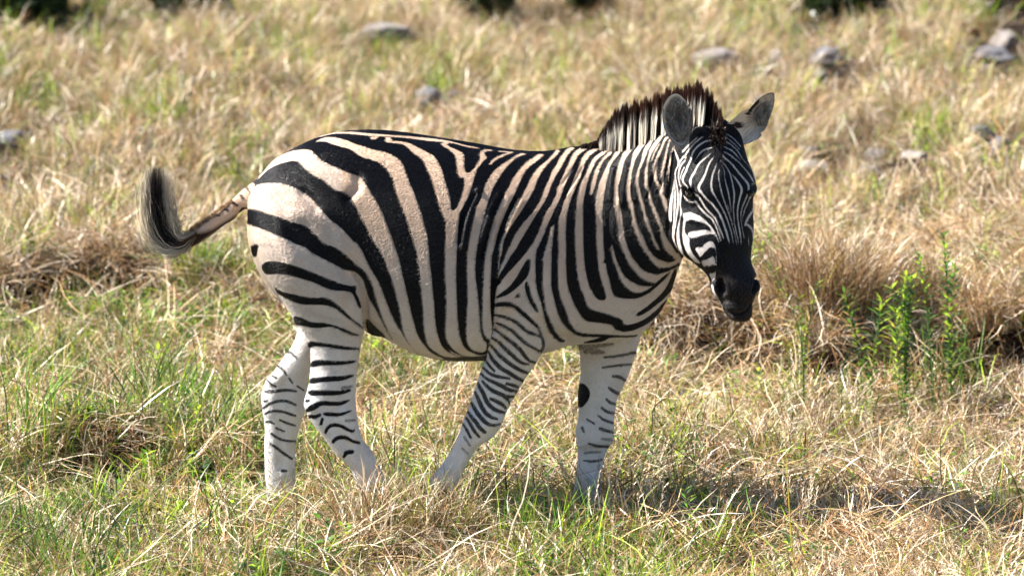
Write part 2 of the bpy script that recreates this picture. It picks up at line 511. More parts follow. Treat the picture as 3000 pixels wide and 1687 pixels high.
poly(BODY, W, "R2: 480,185 530,190 535,215 560,230 650,235 740,255 800,290 870,325 940,360 1000,400 1040,470 1080,560 1100,650 1140,760 1160,850 1170,980 1240,930 1270,850 1300,760 1320,660 1310,620 1250,610 1240,560 1230,480 1220,390 1180,350 1150,320 1080,290 1065,260 1110,240 1180,250 1120,265 1150,290 1200,310 1250,330 1300,360 1312,400 1305,500 1325,560 1350,570 1400,540 1450,470 1480,420 1468,370 1500,328 1560,320 1640,330 1600,337 1530,345 1520,370 1555,405 1500,455 1450,520 1420,600 1390,700 1360,800 1310,900 1262,990 1248,1060 1235,1250 1222,1449 /"
     "R3: 2310,181 2305,400 2312,600 2320,800 2335,950 2365,1080 2410,1170 2536,1222 / R4: 440,1243 250,1255 / R3: 2300,1200 2230,1120 2195,1050 2195,950 2205,800 2205,600 2190,350 2195,181 /"
     "R2: 1105,1449 1115,1200 1110,1060 1080,1000 1040,900 1010,800 990,720 960,620 910,520 880,440 820,390 760,350 710,300 660,265 600,258 520,248 475,240 470,215")
line(BODY, W, "R2: 1590,470,25 1620,435,28 1700,390,22 1830,352,14 | R2: 1680,343,10 1760,350,12 1830,353,10")
poly(BODY, W, "R2: 1990,370 1900,390 1840,430 1780,480 1740,530 1690,600 1640,680 1600,760 1570,850 1540,950 1510,1050 1480,1150 1455,1300 1430,1449 / R4: 343,181 335,400 360,550 380,750 390,950 420,1060 470,1110 450,1205 360,1200 280,1165 245,1090 240,1000 250,800 260,600 250,400 253,181 /"
     "R2: 1340,1449 1360,1300 1390,1150 1410,1050 1440,930 1480,850 1510,760 1550,660 1590,590 1640,530 1700,490 1780,440 1850,395 1920,360")
# girth line below the last black
poly(BODY, W, "R4: 30,1150 130,1215 250,1240 440,1225 480,1180 470,1215 440,1238 250,1252 100,1235")
poly(BODY, W, "R2: 2170,370 2120,410 2070,450 2000,500 1950,560 1900,660 1860,760 1810,850 1770,930 1720,1050 1670,1180 1640,1300 1600,1449 / R4: 513,181 503,350 495,600 500,800 520,960 510,1010 505,1090 440,1030 415,950 415,800 420,550 430,350 443,181 /"
     "R2: 1530,1449 1560,1300 1590,1150 1650,1000 1700,880 1750,780 1800,680 1850,590 1910,520 1980,450 2060,400 2100,370")
poly(BODY, W, "R2: 2340,335 2280,390 2230,440 2180,490 2130,560 2080,640 2060,720 2020,800 1960,900 1900,990 1850,1060 1780,1170 1720,1300 1700,1449 / R4: 603,181 585,330 570,330 /"
     "R2: 1680,1449 1690,1300 1740,1200 1790,1080 1840,990 1880,900 1930,800 1980,700 2020,620 2070,540 2130,480 2200,430 2260,370 2300,315")
poly(BODY, W, "R2: 2500,300 2440,345 2400,385 2370,445 2330,520 2280,600 2230,700 2200,800 2150,890 2090,980 2040,1060 1970,1180 1900,1290 1860,1370 1800,1449 / R4: 690,220 650,290 600,370 565,440 560,480 575,400 600,310 640,230 680,120 /"
     "R2: 1790,1350 1840,1240 1880,1170 1950,1080 2020,1000 2080,920 2130,840 2160,740 2210,640 2240,560 2290,480 2330,410 2370,350 2430,295")
rows(BODY, W, "N1: 235,480,620 260,440,600 300,370,540 350,310,460 400,280,400 450,250,370 500,230,350 550,210,320 600,185,290 700,140,250 800,90,215 900,40,165 1000,0,120 1100,-40,85 1159,-45,70 /"
     "N3: 120,1650,1760 250,1590,1710 350,1520,1650 450,1450,1600 600,1390,1540 750,1340,1470 870,1290,1430 1000,1230,1370 1150,1160,1300 1250,1100,1250 1350,1085,1240 1449,1120,1235")
rows(BODY, W, "N3: 710,1600,1625 760,1570,1630 850,1540,1620 950,1520,1605 1050,1495,1590 1150,1465,1590 1250,1440,1570 1350,1405,1560 1449,1385,1555 1500,1375,1545")
rows(BODY, W, "N1: 200,830,900 250,740,890 280,700,860 300,640,800 350,570,720 400,540,660 450,490,620 500,470,580 550,450,550 600,430,530 700,390,500 750,370,480 800,340,460 850,325,450 900,300,440 1000,260,380 1100,220,330 1200,170,300 1300,140,240 /"
     "N2: 0,130,250 100,90,220 200,60,190 300,30,165 400,0,150 600,-20,140 800,-25,130 1000,-20,135 1200,-10,140 1320,-15,137")
rows(BODY, W, "N1: 0,1020,1080 100,1010,1075 200,990,1065 280,950,1050 330,900,1010 360,850,970 400,790,920 450,740,850 500,700,800 550,670,760 600,645,740 700,600,690 800,560,650 900,500,620 1000,460,590 1100,430,560 1200,410,540 1300,390,520 /"
     "N2: 100,370,505 200,360,500 400,345,495 600,335,500 800,330,500 1000,335,505 1200,350,510 1320,355,517")
rows(BODY, W, "N1: 0,1120,1170 200,1100,1160 300,1080,1150 350,1040,1110 400,980,1070 450,930,1010 500,900,960 550,860,920 600,820,890 700,770,850 800,735,820 900,705,790 1000,680,770 1100,660,740 1180,650,720 1240,665,685")
rows(BODY, W, "N1: 0,1220,1320 200,1230,1335 300,1220,1310 350,1180,1290 400,1150,1240 450,1120,1210 500,1090,1160 550,1050,1130 600,1020,1100 650,995,1065 700,970,1055 800,930,1035 900,880,1010 1000,840,990 1100,820,970 1200,800,950 1300,780,935 /"
     "N2: 100,755,925 200,765,915 300,770,905 400,770,900 500,775,925 600,785,925 800,775,925 900,785,925 1000,790,935 1200,815,950 1320,825,965")
rows(BODY, W, "N1: 0,1445,1600 200,1450,1590 260,1430,1560 300,1400,1540 350,1360,1490 400,1340,1450 450,1320,1410 500,1300,1390 550,1270,1375 600,1260,1360 700,1235,1335 800,1205,1310 900,1185,1290 950,1175,1270 1050,1170,1250 1150,1160,1245 1250,1150,1245 /"
     "N2: 0,1155,1250 100,1165,1265 200,1175,1290 300,1210,1310 400,1210,1330 500,1240,1335 600,1245,1345 700,1250,1365 800,1260,1370 900,1270,1400 1000,1300,1430 1100,1340,1470 1200,1385,1510 1300,1420,1570 1400,1480,1660 1449,1510,1700")
rows(BODY, W, "N2: 970,1100,1115 1050,1090,1130 1150,1105,1165 1250,1125,1185 1350,1150,1215 1449,1190,1270")
poly(BODY, W, "N1: 1700,0 1700,150 1680,200 1620,250 1590,300 1570,350 1555,400 1545,450 1535,500 1520,600 1490,700 1465,800 1440,900 1420,1000 1410,1100 1420,1200 1435,1300 / N2: 100,1470".replace('100,1470', '1470,100') +
     " 1500,200 1525,300 1540,400 1550,500 1580,600 1600,700 1645,800 1680,900 1730,1000 1790,1100 1860,1200 1930,1300 2010,1400 2060,1449 2200,1480 2380,1449 2536,1360 2480,1300 2450,1310 2420,1345 2350,1370 2180,1330 2080,1290 1980,1200 1900,1100 1845,1000 1810,900 1770,800 1710,700 1670,600 1640,500 1620,400 1600,300 1590,200 1560,100 /"
     "N1: 1550,1400 1520,1300 1500,1200 1495,1100 1510,1000 1520,900 1530,800 1550,700 1580,600 1605,500 1630,450 1660,400 1690,350 1720,300 1740,250 1790,200 1830,150 1835,0")
rows(BODY, W, "N1: 0,1940,2050 60,1930,2010 100,1900,1980 150,1870,1960 200,1820,1930 250,1810,1910 300,1780,1880 350,1770,1860 400,1760,1840 450,1750,1820 500,1735,1800 600,1700,1755 700,1665,1715 800,1640,1695 900,1620,1680 1000,1610,1680 1100,1630,1695 1200,1650,1715 /"
     "N2: 0,1680,1750 100,1715,1790 200,1750,1810 300,1780,1830 400,1790,1860 440,1790,1880 500,1830,1900 600,1870,1930 700,1910,1970 800,1950,2005 900,1970,2040 1000,2020,2100 1060,2060,2115 1120,2120,2140")
rows(BODY, W, "N1: -40,2140,2260 0,2110,2200 100,2030,2130 200,1960,2060 300,1910,1990 400,1890,1940 500,1870,1905 600,1850,1880 700,1820,1870 800,1805,1870 900,1810,1865 1000,1800,1880 1040,1810,1880 1100,1845,1905 1200,1880,1930 /"
     "N2: 0,1900,1960 100,1925,1990 200,1970,2035 300,2000,2075 400,2035,2120 500,2070,2160 600,2120,2195 700,2140,2215 800,2150,2250 900,2180,2310 1000,2210,2380 1100,2250,2480 1200,2340,2560 1260,2440,2600 1300,2450,2650")
rows(BODY, W, "N1: 150,2110,2135 200,2080,2110 300,2020,2060 400,1980,2010 450,1960,1990 530,1940,1960")
rows(BODY, W, "N1: 0,2250,2330 100,2200,2250 150,2190,2230 200,2160,2210 250,2140,2190 300,2110,2170 400,2070,2130 450,2050,2110 500,2035,2090 600,2000,2075 700,1980,2065 780,1980,2060 850,2000,2070 900,2020,2080 1000,2050,2110 1030,2080,2150 1100,2095,2180 1200,2120,2200 1300,2180,2240 /"
     "N2: 0,2180,2260 100,2195,2290 200,2230,2320 300,2290,2360 500,2400,2440")
rows(BODY, W, "N1: 0,2370,2440 100,2320,2350 200,2290,2320 300,2270,2300 400,2230,2280 500,2220,2265 600,2190,2245 700,2170,2230 800,2155,2215 850,2155,2210 900,2165,2210 1000,2170,2210 1100,2175,2215 1200,2180,2225")
rows(BODY, W, "N1: 200,2420,2440 250,2410,2430 350,2370,2420 450,2340,2400 550,2320,2390 650,2310,2340 700,2310,2340 800,2300,2335 900,2300,2330 1000,2300,2330 1100,2310,2340 1200,2330,2350")
rows(BODY, W, "N1: 560,2360,2400 750,2355,2400 850,2350,2395 950,2360,2400 1050,2370,2400 1300,2390,2420")
rows(BODY, W, "N1: 300,2440,2490 500,2440,2490 700,2440,2500 900,2440,2470")
# tail bars
line(BODY, K, "R1: 1250,650,22 1270,690,18 | R1: 1180,715,22 1210,780,16 | R1: 1105,800,24 1150,850,18 | R1: 1015,870,18 1075,915,22 | R1: 935,945,20 980,965,20 | R1: 860,1015,20 890,1020,14 | R1: 750,1075,16 770,1078,12")
# sheath
poly(BODY, K, "R3: 1365,835 1450,925 1560,1030 1560,1080 1440,1080 1380,1000 1345,910")

line(BROWN, K, "R1: 1200,955,50 1000,1075,62 850,1165,70 700,1240,110 600,1270,190 480,1330,220 380,1320,220")
line(BROWN, K, "R3: 215,75,50 300,60,60 400,90,30 | R1: 1600,880,40 1720,910,90 1800,950,40", 0.4)
line(BROWN, K, "R3: 780,800,30 950,840,60 1130,880,30", 0.25)
line(BROWN, K, "N1: 880,1020,70 860,1200,90 830,1400,110 | N2: 840,0,100 840,150,90", 0.3)

# head: black ground, pale lines
poly(HEAD, K, "P: 1900,330 2260,330 2260,980 1900,980")
line(HEAD, W, "H1: 750,160,30 650,250,40 540,350,44 440,460,60 | H1: 860,150,36 780,210,42 680,290,46 600,380,46 540,460,45 490,540,50 500,600,40 |"
     "H1: 1080,215,30 930,240,45 800,310,50 700,410,50 640,500,50 620,600,45 580,700,50 545,770,58 520,850,58 480,930,60 445,1000,60 430,1080,50 480,1150,40 550,1230,36 |"
     "H1: 1070,385,30 980,390,40 880,430,45 800,500,40 750,570,24 700,660,14 640,760,8 |"
     "H1: 1050,490,10 1000,530,30 920,600,36 830,670,40 760,750,45 710,850,50 680,920,60 630,990,60 600,1060,60 600,1150,50 610,1190,30 |"
     "H1: 1120,550,10 1060,620,40 1000,710,50 960,800,55 930,900,55 890,1000,60 850,1080,75 790,1170,75 770,1250,75 820,1310,70 / H2: 850,60,62 910,120,50 960,190,50 1050,250,55 1100,320,55 1180,420,60 1240,520,65 1280,620,60 1320,740,60 1370,880,60 1400,1000,50 1425,1080,26 |"
     "H1: 1165,690,10 1140,760,36 1110,850,45 1070,950,50 1045,1080,55 1040,1200,60 1060,1300,60 / H2: 1110,80,50 1170,190,45 1230,290,45 1290,390,45 1340,500,45 1390,620,40 1430,750,36 1470,880,34 1490,980,28 1510,1090,20 |"
     "H1: 1215,800,12 1210,870,36 1190,950,36 1210,1080,36 1230,1200,40 1260,1320,45 / H2: 1260,30,44 1300,150,42 1340,270,40 1380,390,32 1420,500,26 1470,640,24 1510,800,24 1550,950,26 1580,1110,18 |"
     "H1: 1240,700,10 1280,790,20 1330,900,28 1320,980,26 1340,1080,36 1370,1200,40 1400,1320,45 / H2: 1410,60,42 1430,180,36 1450,300,30 1460,420,16 1470,470,8 |"
     "H2: 1390,240,10 1400,340,20 1430,450,20 1470,580,22 1500,700,20 |"
     "H1: 1220,640,10 1300,700,26 1370,800,34 1430,900,36 1460,1000,40 1490,1120,42 1510,1240,45 1530,1350,50 / H2: 1530,60,50 1525,200,42 1510,320,36 1515,450,30 1530,600,30 1540,720,30 1570,860,32 1600,980,30 1630,1140,18 |"
     "H1: 1460,930,20 1530,1000,40 1600,1090,50 1660,1180,60 1690,1260,65 1680,1350,60 / H2: 1670,60,60 1640,180,50 1610,300,45 1595,430,40 1600,560,38 1620,700,40 1650,850,45 1670,1000,34 1678,1120,18 |"
     "H1: 1270,520,10 1330,600,36 1420,670,40 1500,750,48 1570,840,50 1640,930,50 1730,1030,55 1800,1110,60 1840,1190,65 1830,1280,50 / H2: 1830,20,50 1790,130,45 1740,230,42 1700,340,36 1670,460,30 1670,600,24 1690,740,22 1720,880,26 1740,1000,24 |"
     "H1: 1290,460,14 1380,500,36 1470,560,40 1540,620,36 1620,680,30 1700,770,34 1780,860,36 1850,950,40 1900,1030,55 1930,1090,40 |"
     "H1: 1270,345,24 1380,390,36 1480,440,40 1560,520,40 1620,600,24 1680,650,10 | H1: 1250,210,20 1350,240,30 1450,310,34 1560,400,34 1640,500,30 1700,620,24 1780,700,20 1850,780,24 1910,870,26 1940,960,28 1960,1040,24 |"
     "H1: 1240,110,16 1340,150,26 1450,230,30 1560,330,24 1640,420,20 | H1: 1230,30,16 1350,80,26 1470,150,30 1560,230,26 1660,350,30 | H1: 1960,1120,36 1900,1165,36 |"
     "H2: 1880,110,50 1830,200,24 1790,300,30 1740,420,30 1710,520,24 1700,620,18 | H2: 1940,360,50 1870,490,60 1790,620,60 1760,720,50 | H2: 1790,700,60 1860,740,60 1920,820,60 1940,1000,30 1900,1180,24 | H2: 1830,960,16 1840,1150,20 |"
     "H2: 460,100,30 520,190,50 590,230,40 650,240,36 720,215,36 | H2: 650,20,24 760,90,46 830,190,50 880,300,50 960,400,50 1060,500,48 1140,590,45 1180,700,45 1230,810,45 1280,930,42 1310,1020,30 |"
     "H2: 720,230,60 790,340,60 870,430,50 960,510,50 1050,580,45 1110,680,42 1160,790,42 1200,900,42 1250,1060,28", k=.86)
poly(HEAD, W, "H2: 430,470 500,460 600,435 700,480 800,520 900,590 980,670 1060,760 1120,850 1170,950 1210,1060 1215,1120 1180,1060 1150,990 1130,920 1040,910 930,920 830,945 740,970 640,1000 580,980 540,930 560,870 650,840 760,835 860,810 950,820 1040,850 1030,800 980,740 900,680 820,660 700,620 600,600 520,640 480,620")
poly(HEAD, W, "H2: 425,480 450,560 445,650 430,800 425,950 440,1080 475,1200 530,1320 620,1430 680,1500 760,1530 830,1550 770,1449 700,1390 640,1300 600,1200 580,1100 590,1020 540,940 485,880 480,760 500,660 530,600 520,480")
poly(HEAD, W, "H2: 370,-60 420,-60 405,200 400,330 430,440 420,490 400,520 370,700 365,850 375,1000 400,1150 440,1290 500,1420 460,1400 400,1320 340,1220 310,1100 300,950 305,850 320,770 350,650 385,500 370,330 365,200")
rows(HEAD, W, "H2: 0,320,360 200,320,360 400,300,350 550,290,320 680,270,300 800,240,290")
rows(HEAD, W, "H2: 0,250,300 200,245,300 400,240,285 600,240,275 800,210,280 950,205,260 1050,230,270 1150,280,300 1240,330,345")
rows(HEAD, W, "H2: 0,195,240 200,160,225 400,130,215 550,130,205 650,170,205")
poly(HEAD, W, "H2: 690,1210 760,1180 850,1185 880,1130 940,1085 1020,1050 1090,1080 1130,1150 1150,1250 1158,1449 1150,1600 1125,1600 1136,1449 1134,1300 1115,1215 1070,1185 1000,1200 930,1270 860,1350 800,1410 765,1340 720,1270")
poly(HEAD, W, "H3: 830,160 950,140 1020,100 1060,60 1100,90 1130,180 1140,270 1080,250 1000,275 920,280 880,310 850,260 830,200")
poly(HEAD, W, "H3: 980,430 1060,430 1110,410 1145,370 1140,450 1120,560 1060,600 1030,540 1000,480")
line(HEAD, W, "H1: 220,1449,45 225,1300,36 245,1150,24 260,1050,16 | H1: 275,1449,45 275,1300,34 265,1150,24 262,1030,14 |"
     "H1: 340,1449,45 330,1300,40 310,1180,34 290,1080,26 275,950,30 290,860,36 330,780,36 380,680,40 430,600,50 460,570,50 |"
     "H1: 400,1200,40 370,1140,30 350,1050,30 350,950,34 365,850,36 400,750,40 460,680,45 490,650,40 | H1: 385,1050,24 400,960,24 430,880,30 470,800,30 | H1: 400,1300,50 390,1449,50 | H1: 260,420,30 330,600,60 360,720,60 330,780,40")
line(HEAD, W, "H3: 1060,690,50 1085,820,50 1150,950,70 1200,1060,80 1260,1200,50 1330,1330,20")
line(HEAD, K, "H3: 1160,980,24 1230,1060,60 1290,1140,50", 0.6)


# ------------------------------------------------------------------ the animal's body
def ring(A, B, yc, b, n=36, e=2.25, yaw=None):
    a3, b3 = at(*A, yc), at(*B, yc)
    c = (a3 + b3) / 2
    h = (a3 - b3) / 2
    pts = []
    for i in range(n):
        t = 2 * math.pi * i / n
        ct, st = math.cos(t), math.sin(t)
        u = math.copysign(abs(ct) ** (2 / e), ct)
        v = math.copysign(abs(st) ** (2 / e), st)
        pts.append(c + h * u + Vector((0, 1, 0)) * b * v)
    return pts


def tube(rings):
    V, F = [], []
    n = len(rings[0])
    for r in rings:
        V += r
    for i in range(len(rings) - 1):
        for j in range(n):
            a, b = i * n + j, i * n + (j + 1) % n
            F.append((a, b, b + n, a + n))
    tri = []
    for k, base in ((0, 0), (1, (len(rings) - 1) * n)):
        c = Vector((0, 0, 0))
        for p in rings[-k]:
            c += p
        V.append(c / n)
        m = len(V) - 1
        for j in range(n):
            q = (base + j, base + (j + 1) % n, m)
            tri.append(q if k else q[::-1])
    return V, F, tri


def resample(st, k=4):
    """Catmull-Rom through the stations so that the tube is smooth lengthwise"""
    st = np.array(st, dtype=float)
    out = []
    for i in range(len(st) - 1):
        p0, p1, p2, p3 = st[max(i - 1, 0)], st[i], st[i + 1], st[min(i + 2, len(st) - 1)]
        for j in range(k):
            t = j / k
            out.append(0.5 * ((2 * p1) + (p2 - p0) * t + (2 * p0 - 5 * p1 + 4 * p2 - p3) * t * t + (3 * p1 - p0 - 3 * p2 + p3) * t ** 3))
    out.append(st[-1])
    return out


def loft(st, e=2.25, k=4):
    return tube([ring((s[0], s[1]), (s[2], s[3]), s[4], max(s[5], .004), e=e) for s in resample(st, k)])


TORSO = [(728, 600, 728, 660, 0, .03), (737, 565, 733, 710, 0, .13), (758, 527, 755, 775, 0, .19), (800, 474, 800, 850, 0, .232), (860, 438, 860, 900, 0, .255), (930, 406, 930, 925, 0, .265),
         (1000, 389, 1000, 930, 0, .27), (1070, 384, 1070, 950, 0, .275), (1135, 386, 1135, 988, 0, .285), (1210, 395, 1210, 1027, 0, .295),
         (1300, 409, 1300, 1049, 0, .305), (1400, 425, 1400, 1050, 0, .30), (1500, 442, 1500, 1044, 0, .275), (1600, 446, 1600, 1028, 0, .25),
         (1700, 431, 1700, 1006, 0, .225), (1780, 455, 1790, 1003, 0, .20), (1850, 540, 1870, 978, -.01, .175), (1900, 640, 1930, 915, -.02, .14), (1950, 730, 1968, 845, -.03, .07)]
NECK = [(1600, 470, 1700, 1000, 0, .19), (1680, 436, 1830, 985, -.01, .195), (1755, 433, 1945, 890, -.045, .175), (1825, 436, 1985, 790, -.10, .15), (1893, 410, 2010, 735, -.165, .13),
        (1950, 384, 2050, 690, -.225, .115), (2015, 362, 2095, 620, -.275, .10), (2060, 356, 2130, 540, -.31, .09), (2090, 370, 2140, 480, -.33, .06)]
NHIND = [(800, 520, 1000, 480, -.10, .08), (752, 600, 1030, 560, -.135, .115), (737, 690, 1050, 690, -.165, .12), (768, 785, 1066, 800, -.175, .115), (813, 858, 1074, 890, -.17, .10), (860, 930, 1070, 950, -.165, .08),
         (904, 1000, 1061, 990, -.165, .062), (910, 1050, 1050, 1060, -.165, .054), (906, 1119, 1044, 1115, -.165, .048), (893, 1175, 1042, 1175, -.165, .044),
         (905, 1222, 1046, 1215, -.165, .043), (940, 1265, 1052, 1252, -.165, .038), (972, 1307, 1064, 1290, -.165, .033), (1001, 1345, 1086, 1316, -.165, .032),
         (1026, 1372, 1102, 1343, -.165, .034), (1042, 1409, 1118, 1378, -.165, .032), (1058, 1436, 1132, 1408, -.165, .03)]
FHIND = [(800, 560, 1000, 520, .10, .08), (760, 700, 1050, 700, .16, .12), (800, 820, 1060, 830, .17, .11), (840, 900, 1040, 930, .165, .09), (870, 954, 1000, 970, .16, .07), (866, 990, 955, 1000, .15, .058),
         (852, 1020, 930, 1035, .145, .053), (827, 1053, 912, 1072, .14, .05), (796, 1099, 903, 1110, .14, .046), (766, 1155, 898, 1165, .14, .044), (770, 1193, 893, 1200, .14, .044),
         (776, 1257, 877, 1254, .14, .038), (774, 1298, 867, 1298, .14, .035), (775, 1350, 865, 1350, .14, .034), (777, 1400, 866, 1398, .14, .036), (781, 1445, 868, 1443, .14, .034), (785, 1470, 872, 1470, .14, .034), (785, 1500, 874, 1500, .14, .035)]
NFORE = [(1500, 560, 1690, 560, -.12, .07), (1478, 640, 1705, 640, -.15, .085), (1452, 760, 1700, 780, -.165, .10), (1449, 880, 1650, 910, -.165, .095), (1450, 945, 1604, 1010, -.16, .075),
         (1438, 1005, 1588, 1036, -.155, .062), (1417, 1060, 1562, 1076, -.15, .054), (1404, 1100, 1543, 1102, -.15, .05), (1388, 1150, 1514, 1150, -.15, .046), (1374, 1190, 1490, 1190, -.15, .042),
         (1358, 1232, 1471, 1235, -.15, .042), (1338, 1290, 1443, 1279, -.15, .04), (1320, 1325, 1402, 1306, -.15, .034), (1300, 1352, 1380, 1340, -.15, .032), (1283, 1375, 1359, 1372, -.15, .034),
         (1262, 1400, 1346, 1406, -.15, .034), (1244, 1422, 1330, 1436, -.15, .031)]
FFORE = [(1620, 800, 1900, 830, .12, .07), (1650, 920, 1900, 920, .13, .085), (1689, 1000, 1874, 990, .13, .075), (1698, 1033, 1863, 1034, .13, .06), (1700, 1067, 1852, 1067, .13, .054),
         (1698, 1100, 1841, 1100, .13, .05), (1695, 1133, 1825, 1133, .13, .047), (1692, 1174, 1807, 1170, .13, .045), (1695, 1204, 1802, 1202, .13, .043), (1691, 1257, 1796, 1243, .13, .042),
         (1692, 1290, 1791, 1284, .13, .041), (1693, 1312, 1780, 1312, .13, .036), (1692, 1340, 1771, 1340, .13, .033), (1690, 1367, 1765, 1367, .13, .034), (1686, 1398, 1760, 1394, .13, .036),
         (1680, 1436, 1762, 1436, .13, .035), (1674, 1465, 1766, 1465, .13, .036), (1672, 1500, 1768, 1500, .13, .036)]
TAIL = [(770, 505, 740, 600, .0, .04), (752, 524, 724, 612, .0, .032), (728, 545, 716, 612, .0, .026), (704, 563, 696, 628, .0, .022), (676, 592, 682, 642, -.01, .020), (640, 622, 652, 663, -.01, .017), (607, 645, 620, 688, -.02, .016), (578, 670, 590, 708, -.02, .015), (550, 688, 560, 722, -.03, .013)]

# head: horizontal slices turned by YAW; (row, left px, right px, half depth, front y, front taper)
YAW = R(30)
HFWD = .085          # the turned head stands this much nearer the viewer
HROWS = [(352, 2060, 2125, .03, -.24, .0), (372, 2030, 2150, .055, -.27, .0), (395, 2010, 2170, .08, -.29, .05), (430, 1995, 2180, .10, -.315, .08), (470, 1983, 2192, .118, -.335, .08), (510, 1970, 2209, .13, -.35, .08),
         (545, 1965, 2214, .138, -.36, .10), (580, 1964, 2206, .14, -.365, .16), (620, 1961, 2206, .14, -.37, .22), (660, 1961, 2208, .136, -.375, .28), (700, 1968, 2206, .125, -.378, .30), (735, 1988, 2201, .108, -.38, .30),
         (765, 2026, 2200, .088, -.38, .22), (795, 2062, 2212, .078, -.382, .10), (820, 2078, 2224, .076, -.388, .0), (848, 2082, 2222, .076, -.392, .0), (873, 2094, 2208, .07, -.39, .0), (898, 2109, 2204, .062, -.383, .0),
         (918, 2123, 2203, .052, -.375, .0), (932, 2138, 2198, .038, -.365, .0), (940, 2155, 2185, .018, -.355, .0)]


def head_rings():
    fv = Vector((math.sin(YAW), -math.cos(YAW), 0))
    lv = Vector((math.cos(YAW), math.sin(YAW), 0))
    out = []
    for (row, L, Rr, b, yf, tp) in resample(HROWS, 3):
        yf = yf - HFWD
        n = 44
        ang = [2 * math.pi * i / n for i in range(n)]
        e = 2.7
        U = [math.copysign(abs(math.cos(t)) ** (2 / e), math.cos(t)) for t in ang]
        Vv = [math.copysign(abs(math.sin(t)) ** (2 / e), math.sin(t)) for t in ang]
        a, cx = 0.1, (L + Rr) / 2
        for _ in range(6):
            c = at(cx, row, yf + b * .9)
            pts = []
            for u, v in zip(U, Vv):
                uu = u * a * (1 - tp * max(0, v) ** 1.0)
                pts.append(c + lv * uu + fv * (b * v))
            uv = coat_uv(np.array([list(p) for p in pts]))
            l_, r_ = uv[:, 0].min(), uv[:, 0].max()
            a = max(.008, a + ((Rr - L) - (r_ - l_)) / 2 * MM)
            cx += ((L + Rr) - (l_ + r_)) / 2
        out.append(pts)
    return out


parts = [loft(TORSO, 2.3), loft(NECK, 2.2), loft(NHIND, 2.1), loft(FHIND, 2.1), loft(NFORE, 2.1), loft(FFORE, 2.1), loft(TAIL, 2.0), tube(head_rings())]


def ball(px, py, Y, rx, ry, rz, n=14):
    c = at(px, py, Y)
    V, F, T = [], [], []
    rings = []
    for i in range(1, n):
        ph = math.pi * i / n
        rings.append([c + Vector((rx * math.sin(ph) * math.cos(t), ry * math.sin(ph) * math.sin(t), rz * math.cos(ph))) for t in [2 * math.pi * j / 24 for j in range(24)]])
    return tube(rings)


parts += [ball(1110, 955, 0, .045, .05, .035), ball(1090, 930, 0, .06, .06, .05),
          ball(2104, 840, -.345 - HFWD, .024, .03, .034), ball(2204, 828, -.315 - HFWD, .020, .034, .036),        # nostril wings
          ball(2024, 552, -.32 - HFWD, .036, .03, .026), ball(2196, 552, -.27 - HFWD, .024, .034, .026),          # brows
          ball(2168, 922, -.35 - HFWD, .028, .028, .018), ball(2150, 893, -.37 - HFWD, .036, .03, .03),
          ball(1985, 690, -.24 - HFWD, .03, .05, .04), ball(1500, 850, -.20, .05, .05, .10)]
V, F4, F3 = [], [], []
for v, f, t in parts:
    o = len(V)
    V += [tuple(p) for p in v]
    F4 += [tuple(o + i for i in q) for q in f]
    F3 += [tuple(o + i for i in q) for q in t]
bm_me = bpy.data.meshes.new('zebra_rough')
bm_me.from_pydata(V, [], F4 + F3)
tmp = bpy.data.objects.new('zebra_rough', bm_me)
C.objects.link(tmp)
import bmesh
bmm = bmesh.new()
bmm.from_mesh(bm_me)
bmesh.ops.recalc_face_normals(bmm, faces=bmm.faces)
bmm.to_mesh(bm_me)
bmm.free()
mod = tmp.modifiers.new('r', 'REMESH')
mod.mode = 'VOXEL'
mod.voxel_size = 0.0036
mod.use_smooth_shade = True
dg = bpy.context.evaluated_depsgraph_get()
me = bpy.data.meshes.new_from_object(tmp.evaluated_get(dg))
bpy.data.objects.remove(tmp)
me.name = 'zebra_body'
nv = len(me.vertices)
co = np.empty(nv * 3, dtype=np.float32)
me.vertices.foreach_get('co', co)
co = co.reshape(-1, 3).astype(float)
ed = np.empty(len(me.edges) * 2, dtype=np.int32)
me.edges.foreach_get('vertices', ed)
ed = ed.reshape(-1, 2)
deg = np.bincount(ed.ravel(), minlength=nv).astype(float)
print('zebra verts', nv)


def lap(x):
    s = np.zeros_like(x)
    for k in range(x.shape[1]):
        s[:, k] = np.bincount(ed[:, 0], x[ed[:, 1], k], nv) + np.bincount(ed[:, 1], x[ed[:, 0], k], nv)
    return s / deg[:, None] - x


uv = coat_uv(co)
# region weights: the trunk joins are smoothed much more than the head and the lower legs
is_head = ((uv[:, 0] > 1950) & (co[:, 1] < -0.22) & (uv[:, 1] > 345))
w = np.ones(nv)
w = np.where(uv[:, 1] > 1000, 0.35, w)
w = np.where(is_head, 0.12, w)
w = np.where(uv[:, 0] < 740, 0.1, w)
ww = w[:, None].copy()
for _ in range(10):
    ww += lap(ww) * .8
for it in range(190):
    co += lap(co) * (0.62 * ww if it % 2 == 0 else -0.40 * ww)


def normals(x):
    m2 = me
    m2.vertices.foreach_set('co', x.astype(np.float32).ravel())
    m2.update()
    nn = np.empty(nv * 3, dtype=np.float32)
    m2.vertices.foreach_get('normal', nn)
    return nn.reshape(-1, 3).astype(float)


nor = normals(co)
uv = coat_uv(co)


